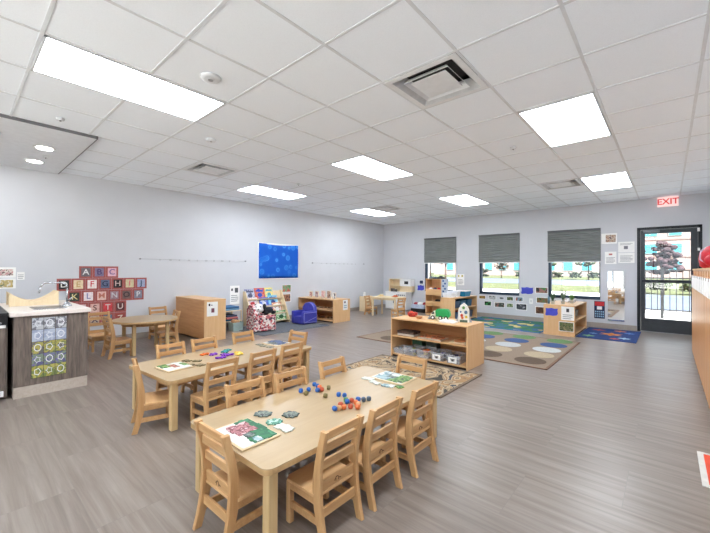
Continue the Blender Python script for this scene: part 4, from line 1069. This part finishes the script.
w = MB().ball((-6.40, 3.70, .17), (.07, .08, .05), 12, 8); w.ball((-6.38, 3.64, .19), (.04, .05, .04))
tag(w.build('soft_toy', plain('tan_plush', (206, 160, 120), .9)), 'tan soft toy in the pale aqua bin', 'plush toy')

# framed pictures on the far left shelf
for k_, (x_, w_, h_, cols) in enumerate(((-6.64, .12, .15, [(226, 200, 190), (190, 130, 120)]), (-6.42, .13, .16, [(214, 196, 196), (150, 110, 120)]), (-6.20, .14, .18, [(226, 204, 196), (210, 150, 150)]), (-6.00, .14, .19, [(120, 96, 80), (180, 150, 130)]), (-5.83, .12, .15, [(232, 232, 230), (110, 104, 104)]))):
    t = thing('framed_picture', ('small pale framed picture at left end of the far shelf top', 'framed picture second from left on the far shelf top', 'pink framed picture in middle of the far shelf top', 'brown framed picture second from right on the far shelf top', 'white framed picture at right end of far shelf top')[k_], 'picture frame', (x_, 5.88, .5255), 0, 'frames on the far shelf top')
    MB().box(-w_/2, -.008, 0, w_/2, .008, h_, .003).build('frame', plain('frame_cream', (226, 214, 196), .5), t)
    MB().box(-w_/2+.018, -.0095, .018, w_/2-.018, -.007, h_-.018).build('picture', picture('fr%d' % k_, cols, 30, k_), t)
    MB().prism([(.008, 0), (.06, 0), (.008, h_*.7)], -.004, .004, 'yz').build('stand', M_pale, t)
for k_, (x_, z_, c_) in enumerate(((-6.45, .2805, (206, 196, 180)), (-6.05, .2805, (214, 180, 140)), (-6.4, .0505, (150, 110, 80)), (-5.95, .0505, (180, 140, 100)))):
    t = thing('wooden_tray', ('pale tray on upper tier, left, of the far left shelf', 'tan tray on upper tier, right, of the far left shelf', 'brown tray on lower tier, left, of the far left shelf', 'honey tray on lower tier, right, of the far left shelf')[k_], 'tray', (x_, 5.86, z_), 0, 'trays in the far left shelf')
    MB().box(-.15, -.12, 0, .15, .12, .02, .004).build('base', plain('ftray%d' % k_, c_, .5), t)
    MB().ball((-.05, 0, .035), (.035, .035, .02)).ball((.05, .02, .035), (.04, .03, .02)).build('toys', plain('ftoy%d' % k_, tuple(int(q_*.7) for q_ in c_), .6), t)

# ------------------------------------------------------------------ play kitchen corner
t = thing('play_kitchen', 'white and wood play kitchen with hutch against the back wall', 'play kitchen', (-6.17, 9.02, 0))
M_kw = plain('kitchen_white', (236, 236, 236), .4, var=.02)
MB().box(-.385, -.16, .02, .0, .16, .54, .004).build('fridge_body', M_kw, t)
MB().box(.004, -.16, .02, .36, .16, .52, .004).build('stove_body', M_kw, t)
q = MB().box(-.37, -.172, .05, -.02, -.159, .47, .004).build('door', M_kw, t); MB().box(-.08, -.19, .20, -.06, -.172, .40, .003).build('handle', plain('handle_grey', (120, 136, 148), .4), q)
q = MB().box(.03, -.172, .05, .34, -.159, .38, .004).build('door', M_kw, t); MB().box(.24, -.176, .24, .34, -.171, .34, .002).build('oven_window', M_black, q)
for k_ in range(5): MB().cyl((.05+.066*k_, -.162, .455), (.05+.066*k_, -.182, .455), .017, seg=12).build('knob', plain('knob_grey', (100, 106, 116), .4), t)
MB().box(-.395, -.17, .52, .37, .16, .545, .003).build('worktop', M_kw, t)
MB().box(-.36, -.02, .545, -.34, .16, .93).box(.045, -.02, .545, .06, .16, .93).box(-.36, .14, .545, .06, .158, .93).box(-.36, -.02, .72, .06, .16, .735).box(-.36, -.02, .915, .06, .16, .935).build('hutch', M_pale, t)
mw = MB().box(.065, -.05, .72, .46, .16, .93, .005).build('microwave', M_kw, t); MB().box(.23, -.054, .78, .37, -.049, .87, .002).build('window', M_black, mw)
MB().box(.065, .02, .545, .46, .16, .72).build('backsplash', M_pale, t)
w = MB().box(-6.40, 8.92, .546, -6.30, 9.0, .64, .005).box(-6.28, 8.93, .546, -6.21, 9.0, .62, .005)
tag(w.build('toy_container', plain('kitchen_jar', (90, 86, 84), .5)), 'dark toy container standing in the play kitchen hutch', 'toy')
# little table
t = thing('play_table', 'small pale wooden table beside the play kitchen', 'table', (-5.55, 7.62, 0), .1)
MB().box(-.38, -.28, .475, .38, .28, .497, .006).build('tabletop', M_pale, t)
for sx in (-1, 1):
    for sy in (-1, 1): MB().box(sx*.33-.018, sy*.23-.018, 0, sx*.33+.018, sy*.23+.018, .476, .003).build('leg', M_pale, t)
MB().box(-.33, -.235, .43, .33, -.22, .476).box(-.33, .22, .43, .33, .235, .476).build('apron', M_pale, t)
pk = copy_tree(chair0, (-6.14, 7.45, 0), math.radians(-80), 'tiny pale chair at left of the play kitchen table', G4)
pk2 = copy_tree(chair0, (-4.98, 7.42, 0), math.radians(80), 'tiny pale chair at right of the play kitchen table', G4)
for x_, y_, c_, lb in ((-5.78, 7.60, (226, 200, 150), 'pale toy plate set on left of the play table'), (-5.36, 7.66, (206, 110, 70), 'orange toy food bowl on right of the play table')):
    t = thing('toy_dish', lb, 'toy dish', (x_, y_, .4975))
    MB().lathe([(.05, 0), (.09, .012), (.10, .02), (.09, .02), (.045, .008)]).build('plate', plain('dish%d' % c_[1], c_, .5), t)
    MB().ball((0, 0, .03), (.05, .04, .025)).ball((.03, .03, .035), (.025, .03, .02)).build('toy_food', plain('food%d' % c_[1], tuple(min(255, v_+14) for v_ in c_), .6), t)
# doll stand
t = thing('doll_bed', 'pale wooden doll crib standing in the room corner', 'doll crib', (-6.64, 8.02, 0), .12)
MB().box(-.13, -.16, 0, .13, -.14, .44, .006).build('end_panel', M_pale, t)
MB().box(-.13, .14, 0, .13, .16, .44, .006).build('end_panel', M_pale, t)
MB().box(-.12, -.15, .12, .12, .15, .14).build('bed_base', M_pale, t)
for s in (-1, 1): MB().box(s*.12-.008, -.15, .12, s*.12+.008, .15, .38).build('side_rail', M_pale, t)
MB().box(-.03, -.12, .14, .03, -.06, .56, .012).build('end_post', M_white, t)
# basket with cloth right of kitchen
t = thing('cloth_basket', 'black based basket of blue red and white cloth beside the tall narrow shelf', 'basket', (-5.36, 8.92, 0))
MB().box(-.22, -.16, .0, .22, .16, .11, .01).build('base', M_black, t)
MB().box(-.21, -.15, .10, .21, .15, .22, .02).build('blanket', plain('pale_blue_cloth', (188, 200, 220), .9), t)
MB().ball((-.12, -.02, .23), (.07, .08, .05), 12, 8).ball((.15, 0, .23), (.06, .08, .06), 12, 8).build('red_cloth', plain('dark_red_cloth', (150, 56, 66), .9), t)
MB().ball((.03, -.03, .24), (.09, .08, .05), 12, 8).build('white_cloth', M_paper, t)

# ------------------------------------------------------------------ plants on the small shelf near the door
def plant(x, y, z, h, n, label, seed, mc):
    t = thing('potted_plant', label, 'plant', (x, y, z)); rd = random.Random(seed)
    MB().lathe([(.03, 0), (.042, .06), (.045, .065), (.038, .065), (.034, .055)]).build('pot', plain('clear_grey_pot', (190, 196, 196), .4), t)
    w = MB()
    for i in range(n):
        a = rd.uniform(0, 6.28); l = h*rd.uniform(.6, 1); sp_ = rd.uniform(.02, .09)
        p = Vector((math.cos(a)*sp_, math.sin(a)*sp_, .06+l)); q_ = Vector((math.cos(a)*.01, math.sin(a)*.01, .05))
        d = Vector((-math.sin(a), math.cos(a), 0))*.012; mid = (p+q_)/2 + Vector((math.cos(a), math.sin(a), 0))*-.01
        vs = [w.bm.verts.new(v_) for v_ in (q_, mid+d, p, mid-d, mid+Vector((0, 0, -.004)))]
        w.bm.faces.new((vs[0], vs[1], vs[4])); w.bm.faces.new((vs[1], vs[2], vs[4])); w.bm.faces.new((vs[2], vs[3], vs[4])); w.bm.faces.new((vs[3], vs[0], vs[4]))
    w.build('leaves', plain('leaf%d' % mc[0], mc, .6, var=.3), t)
plant(-1.66, 7.62, .5705, .20, 26, 'spiky green plant at the left on small shelf near the door', 1, (84, 116, 90))
plant(-1.52, 7.80, .5705, .24, 30, 'tall grey green plant in middle of small shelf near the door', 2, (100, 128, 104))
plant(-1.42, 8.05, .5705, .14, 34, 'bushy green plant at right on small shelf near the door', 3, (96, 150, 84))
bin_('storage_bin', -1.50, 8.32, .57, .2, .2, .08, M_clear, 'clear plastic tub behind the plants on small shelf', 'bin')
tag(MB().cyl((-1.74, 7.68, .5705), (-1.74, 7.68, .70), .02, .02).cyl((-1.74, 7.68, .70), (-1.74, 7.68, .73), .008).build('bottle', plain('blue_bottle', (90, 130, 150), .4)), 'slim blue grey bottle beside the spiky plant', 'bottle')
for k_, (y_, z_, c_) in enumerate(((7.75, .2905, (96, 100, 110)), (8.1, .2905, (70, 96, 84)), (7.75, .0505, (120, 70, 66)), (8.1, .0505, (86, 90, 120)), (8.45, .2905, (150, 150, 140)))):
    bin_('storage_bin', -1.53, y_, z_, .28, .28, .12, plain('pb%d' % k_, c_, .5), ('grey', 'green', 'dark red', 'violet grey', 'beige')[k_]+' bin inside the small shelf near the door, '+('upper tier' if z_ > .2 else 'lower tier'), 'bin', None, 'bins in the small shelf near the door')

# ------------------------------------------------------------------ rugs
def rug(x0, y0, x1, y1, m_, label, bd=None, th=.008):
    t = thing('area_rug', label, 'rug', ((x0+x1)/2, (y0+y1)/2, .0005))
    hx, hy = (x1-x0)/2, (y1-y0)/2
    MB().box(-hx, -hy, 0, hx, hy, th, .003).build('pile', m_, t)
    if bd: MB().box(-hx-.012, -hy-.012, 0, hx+.012, -hy+.02, th+.001, .002).box(-hx-.012, hy-.02, 0, hx+.012, hy+.012, th+.001, .002).box(-hx-.012, -hy, 0, -hx+.02, hy, th+.001, .002).box(hx-.02, -hy, 0, hx+.012, hy, th+.001, .002).build('bound_edge', bd, t)
    return t
M_rt = plain('rug_taupe', (136, 120, 104), .95, var=.08, scale=90)
t = rug(-4.19, 4.82, -1.12, 7.0, M_rt, 'large taupe rug with rows of green blue white beige and brown ovals', plain('rug_brown_edge', (120, 92, 74), .9))
ovc = [(92, 76, 62), (172, 156, 130), (180, 184, 184), (52, 78, 124), (92, 124, 78)]
for r_ in range(5):
    M_ = plain('oval%d' % r_, ovc[r_], .95, var=.12, scale=80)
    for c_ in range(5):
        cx, cy = 2.655-1.39-.57*c_, 5.14+.432*r_-5.91   # local to the rug centre (-2.655, 5.91)
        pts = [(cx+.195*math.cos(a), cy+.195*math.sin(a)) for a in [2*PI*i/28 for i in range(28)]]
        MB().prism(pts, .0075, .0092, 'xy').build('woven_spot', M_, t)
# leaf pattern rug
m_, nt, b = newmat('leaf_rug')
v = coords(nt)
n1 = noise(nt, v, 2.1, 1, .5, 3.0)
c1 = ramp(nt, n1, [(0, (60, 54, 48)), (.36, (154, 134, 106)), (.41, (84, 72, 62)), (.43, (176, 156, 128)), (.50, (150, 118, 82)), (.56, (84, 72, 62)), (.575, (172, 152, 124)), (.63, (66, 70, 78)), (.67, (160, 142, 116))], 'CONSTANT')
n2 = noise(nt, v, 11, 2, .5, 1.2)
nt.links.new(mixc(nt, c1, (94, 74, 66), ramp(nt, n2, [(.66, (0, 0, 0)), (.68, (200, 200, 200))])), b.inputs['Base Color']); b.inputs['Roughness'].default_value = .95
rug(-3.05, 3.08, -1.63, 4.06, m_, 'tan leaf patterned rug reaching under the middle shelf', plain('leafrug_edge', (112, 96, 80), .9))
# playtown rug under windows
m_, nt, b = newmat('town_rug')
v = coords(nt)
vo = nt.nodes.new('ShaderNodeTexVoronoi'); vo.inputs['Scale'].default_value = 6; nt.links.new(v, vo.inputs['Vector'])
sp = nt.nodes.new('ShaderNodeSeparateColor'); nt.links.new(vo.outputs['Color'], sp.inputs[0])
nt.links.new(ramp(nt, sp.outputs[0], [(0, (46, 104, 84)), (.3, (52, 96, 130)), (.5, (40, 110, 100)), (.66, (70, 120, 66)), (.8, (170, 96, 70)), (.86, (200, 180, 120)), (.92, (50, 80, 140))], 'CONSTANT'), b.inputs['Base Color']); b.inputs['Roughness'].default_value = .95
rug(-3.62, 7.52, -1.87, 9.12, m_, 'green and blue play town rug beneath the middle window', plain('blue_rug_edge', (30, 110, 170), .9))
# space rug near the door
M_sp = plain('space_rug_navy', (36, 62, 120), .95, var=.15, scale=30)
t = rug(-1.27, 7.58, -.40, 9.02, M_sp, 'navy space themed rug with orange stars in front of the mirror')
def star(x, y, r, c_, n=6, nm_='woven_star'):
    pts = [(x+r*(1 if i % 2 else .5)*math.cos(PI*i/n), y+r*(1 if i % 2 else .5)*math.sin(PI*i/n)) for i in range(2*n)]
    MB().prism(pts, .0075, .0092, 'xy').build(nm_, plain('sp%d_%d' % (c_[0], c_[2]), c_, .95), t)
star(.02, -.02, .20, (224, 140, 60)); star(.02, -.02, .09, (200, 90, 50)); star(-.22, .42, .14, (160, 70, 70)); star(.25, -.38, .11, (160, 190, 210)); star(.12, -.52, .09, (180, 90, 80)); star(-.28, -.45, .12, (120, 170, 120)); star(.28, .3, .10, (90, 130, 190)); star(-.25, -.1, .08, (110, 150, 200)); star(.12, .5, .12, (200, 120, 80))

# ------------------------------------------------------------------ coat cubbies on the right
cy0, cy1, cz = 3.60, 7.04, 1.25
nun = 3; ul = (cy1-cy0)/nun
for u in range(nun):
    ya = cy0+ul*u
    t = thing('coat_locker', ('tall honey wood locker nearest the camera at right edge', 'tall honey wood locker in middle of the right hand row', 'tall honey wood locker at the far end nearest the glass door')[u], 'locker', (.53, ya+ul/2, 0), 0, 'honey wood lockers along the right wall')
    hy = ul/2-.002
    MB().box(-.255, -hy, .06, .255, hy, cz-.02, .002).build('body', M_cubby, t)
    MB().box(-.265, -hy, cz-.02, .258, hy, cz, .004).build('top_panel', wood('locker_top', (214, 170, 116), (228, 186, 134), 'y'), t)
    MB().box(-.24, -hy, 0, .25, hy, .06).build('base_plinth', M_ltgrey, t)
    for k_ in range(4):
        a_ = -hy+2*hy*k_/4
        d_ = MB().box(-.272, a_+.006, .075, -.255, a_+2*hy/4-.006, cz-.085, .003).build('door', M_cubby, t)
        n_ = MB().box(-.2745, a_+.02, cz-.26, -.2715, a_+2*hy/4-.02, cz-.095).build('name_paper', M_paper, d_)
        MB().box(-.278, a_+.012, cz-.09, -.27, a_+.03, cz-.12).build('coat_hook', M_chrome, d_)
        MB().box(-.259, a_+.004, .0, -.252, a_+.012, cz-.03).build('divider_edge', wood('locker_edge', (180, 120, 66), (200, 142, 84), 'z'), t)
# red backpack on top
t = thing('backpack', 'red backpack with black strap on top of the lockers', 'backpack', (.47, 6.25, cz))
MB().lathe([(.13, .0), (.17, .03), (.18, .12), (.17, .20), (.12, .27), (.05, .305)], seg=24, sy=.75).build('bag', plain('red_nylon', (206, 36, 50), .45, var=.12, scale=20), t)
MB().ball((-.02, -.10, .10), (.12, .07, .09), 14, 10).build('front_pocket', plain('red_nylon2', (188, 28, 44), .45), t)
MB().box(-.02, -.185, .06, .10, -.16, .12, .01).build('buckle', M_black, t)
MB().tube([(-.10, -.09, .05), (-.165, -.05, .12), (-.155, -.03, .22), (-.08, -.02, .29)], .012).build('strap', plain('strap_pale', (200, 176, 196), .6), t)

# red mat on the floor
t = thing('floor_sign', 'red floor mat with pale border at the right edge', 'mat', (.40, 3.085, .0005))
MB().box(-.255, -.26, 0, .255, .26, .004, .001).build('border', plain('mat_border', (216, 214, 208), .6), t)
MB().box(-.225, -.225, .004, .225, .225, .0055).build('panel', plain('mat_red', (220, 74, 44), .55), t)

# ------------------------------------------------------------------ outside
M_conc = plain('pale_concrete', (206, 206, 204), .9, scale=1)
M_lawn = plain('lawn_green', (72, 78, 48), .95, var=.2, scale=.6)
M_road = plain('asphalt_bluegrey', (78, 88, 108), .9, scale=.5)
def gbox(x0, y0, x1, y1, z, m_, nm_, kind='structure'):
    o = MB().box(x0, y0, z-.05, x1, y1, z).build(nm_, m_, loc=(0, 0, 0)); o['kind'] = kind
gbox(-90, B+.16, 60, 190, -.14, M_lawn, 'lawn')
gbox(-40, -30, 30, NB-.16, -.10, plain('bounce_concrete', (240, 238, 234), .9, scale=1), 'added_rear_patio')  # added unseen patio, kept white to bounce sun up to the ceiling
gbox(-60, B+.16, 30, 15.5, -.10, M_conc, 'patio')
gbox(-60, 15.4, -1.3, 25, -.102, M_conc, 'sidewalk')
gbox(-1.3, 15.5, 30, 25.7, -.11, M_road, 'parking_lot')
gbox(-90, 38, -1.5, 56, -.12, M_road, 'road')
# fence
t = thing('metal_fence', 'black metal picket fence outside the glass door', 'fence', (0, 13, -.1))
for z_ in (1.32, 1.10, .22): MB().box(-1.2, -.015, z_, 2.4, .015, z_+.035).build('rail', M_black, t)
for x_ in (-1.2, -.12, 2.1): MB().box(x_-.035, -.035, 0, x_+.035, .035, 1.42).build('post', M_black, t)
for k_ in range(27):
    x_ = -1.13+.13*k_
    MB().box(x_-.009, -.009, .12, x_+.009, .009, 1.355).build('picket', M_black, t)
# apartment building
t = thing('office_building', 'large pale brick building with blue windows beyond the road', 'building', (0, 87, -.1))
MB().box(-48, 0, 0, 19, 12, 15).build('wall', plain('pale_pink_brick', (134, 120, 118), .9, scale=2), t)
MB().box(-48, -.1, 3.75, 19, 0, 4.1).box(-48, -.1, 7.0, 19, 0, 7.3).build('band', plain('rose_band', (128, 104, 102), .9), t)
M_bw = plain('blue_window_glass', (60, 128, 142), .2)
M_wf = plain('greyed_white_frame', (176, 178, 180), .6)  # one even greyed white for the building's window frames
for fl in range(4):
    for k_ in range(19):
        x_ = -2.37-3.4*14+3.4*k_
        if x_ < -46 or x_ > 17: continue
        zc_ = 2.2+3.25*fl
        q = MB().box(x_-.98, -.12, zc_-.95, x_+.98, .05, zc_+.95).build('window', M_wf, t)
        MB().box(x_-.88, -.16, zc_-.86, x_+.88, -.10, zc_+.86).build('pane', M_bw, q)
def tree(x, y, h, cr, col, label, cat='tree', seed=0, trunk=True, zc=None, group='trees and shrubs outside'):
    rd = random.Random(seed)
    t = thing('tree' if trunk else 'shrub', label, cat, (x, y, -.15), 0, group)
    if trunk: MB().cyl((0, 0, 0), (0, 0, h*.6), .09*h/4, .05*h/4).cyl((0, 0, h*.4), (cr*.4, 0, h*.7), .04, .02).cyl((0, 0, h*.45), (-cr*.4, 0, h*.75), .04, .02).build('trunk', plain('bark', (92, 76, 66), .9), t)
    w = MB()
    zz = h*.66 if trunk else h*.36
    for i in range(80):
        a = rd.uniform(0, 6.28); q_ = rd.uniform(0, cr*.85); rs = cr*rd.uniform(.08, .19)
        w.ball((q_*math.cos(a), q_*math.sin(a), zz+rd.uniform(-.24, .32)*h*(1 if trunk else .6)), (rs, rs, rs*.8), 8, 6, jit=.2)
    w.build('crown', plain('foliage%d_%d' % (col[0], col[1]), col, .9, var=.45, scale=6), t)
tree(-.2, 26, 3.0, 1.0, (50, 34, 40), 'small purple leaved tree outside beyond the fence', seed=1)
tree(2.3, 31, 2.9, .7, (40, 34, 36), 'small dark tree at right beyond the fence', seed=2)
for k_, (x_, c_) in enumerate(((-2.3, (66, 72, 50)), (-.6, (50, 62, 40)), (1.1, (58, 68, 44)), (2.8, (54, 66, 42)))):
    tree(x_, 27.5, 1.3, .8, c_, ('olive', 'dark green', 'mid green', 'green')[k_]+' low shrub beyond the fence, '+('leftmost', 'second from left', 'third from left', 'rightmost')[k_], 'shrub', 10+k_, False)
for k_, x_ in enumerate((-17, -14.6, -12.2, -9.8, -7.4)):
    tree(x_, 58, 1.9, 1.0, (42, 52, 40), 'clipped dark shrub across road seen through the right window, '+('first', 'second', 'third', 'fourth', 'fifth')[k_]+' from left', 'shrub', 20+k_, False)
tree(-20, 48, 2.6, 2.0, (34, 42, 30), 'dark rounded bush seen through the middle window', 'shrub', 30, False)
for k_, (x_, y_, h_, c_) in enumerate(((-25, 57, 6, (72, 74, 50)), (-31, 55, 6.5, (58, 60, 36)), (-14, 60, 4.5, (54, 64, 42)), (-8.5, 60, 5, (50, 60, 40)), (-20.5, 59.5, 3.6, (72, 66, 60)))):
    tree(x_, y_, h_, h_*.36, c_, ('pale', 'olive', 'mid green', 'darker', 'greyish')[k_]+' tree in front of the building, seen through the '+('middle window', 'middle window left side', 'right window middle', 'right window right side', 'middle window right side')[k_], seed=40+k_)
for k_, (x_, y_, h_) in enumerate(((-19.5, 32, 4.2), (-17.4, 34, 4.6), (-21.5, 33, 4.4))):
    tree(x_, y_, h_, 1.3, (62, 58, 38), 'autumn tree with thin trunk outside the window nearest the corner, '+('middle one', 'right one', 'left one')[k_], seed=50+k_)
w = MB().box(-42, 34, -.1, -25, 44, 5)
ob = w.build('shed_building', plain('pale_shed', (150, 148, 144), .9)); tag(ob, 'pale low building behind trees outside the corner window', 'building')

# ------------------------------------------------------------------ daylight
wd_ = D.worlds.new('sky'); SC.world = wd_; wd_.use_nodes = True
nt = wd_.node_tree; bg = nt.nodes['Background']
bg.inputs['Color'].default_value = (.80, .90, 1.0, 1); bg.inputs['Strength'].default_value = 1.1
sun = D.lights.new('sun', 'SUN'); sun.energy = 18.0; sun.angle = .01; sun.color = (1, .96, .9)
so = D.objects.new('sun', sun); C.objects.link(so); so.rotation_euler = (math.radians(42), 0, math.radians(48))

# ------------------------------------------------------------------ camera
cam = D.cameras.new('camera'); co = D.objects.new('camera', cam); C.objects.link(co)
cam.sensor_fit = 'HORIZONTAL'; cam.sensor_width = 36; cam.lens = 36*354.4832/710
cam.clip_start = .02; cam.clip_end = 500
yaw, pitch, roll = -.7232, .0077, .0049
F = Vector((math.sin(yaw)*math.cos(pitch), math.cos(yaw)*math.cos(pitch), math.sin(pitch)))
Rt = Vector((math.cos(yaw), -math.sin(yaw), 0)); U = Rt.cross(F)
r_ = math.cos(roll)*Rt+math.sin(roll)*U; u_ = -math.sin(roll)*Rt+math.cos(roll)*U
mw_ = Matrix((r_, u_, -F)).transposed().to_4x4(); mw_.translation = Vector((0, 0, 1.2223))
co.matrix_world = mw_
SC.camera = co
SC.view_settings.view_transform = 'Standard'; SC.view_settings.look = 'None'; SC.view_settings.gamma = 1
SC.view_settings.exposure = 1.12
SC.cycles.max_bounces = 20; SC.cycles.diffuse_bounces = 16; SC.cycles.glossy_bounces = 4; SC.cycles.transparent_max_bounces = 12
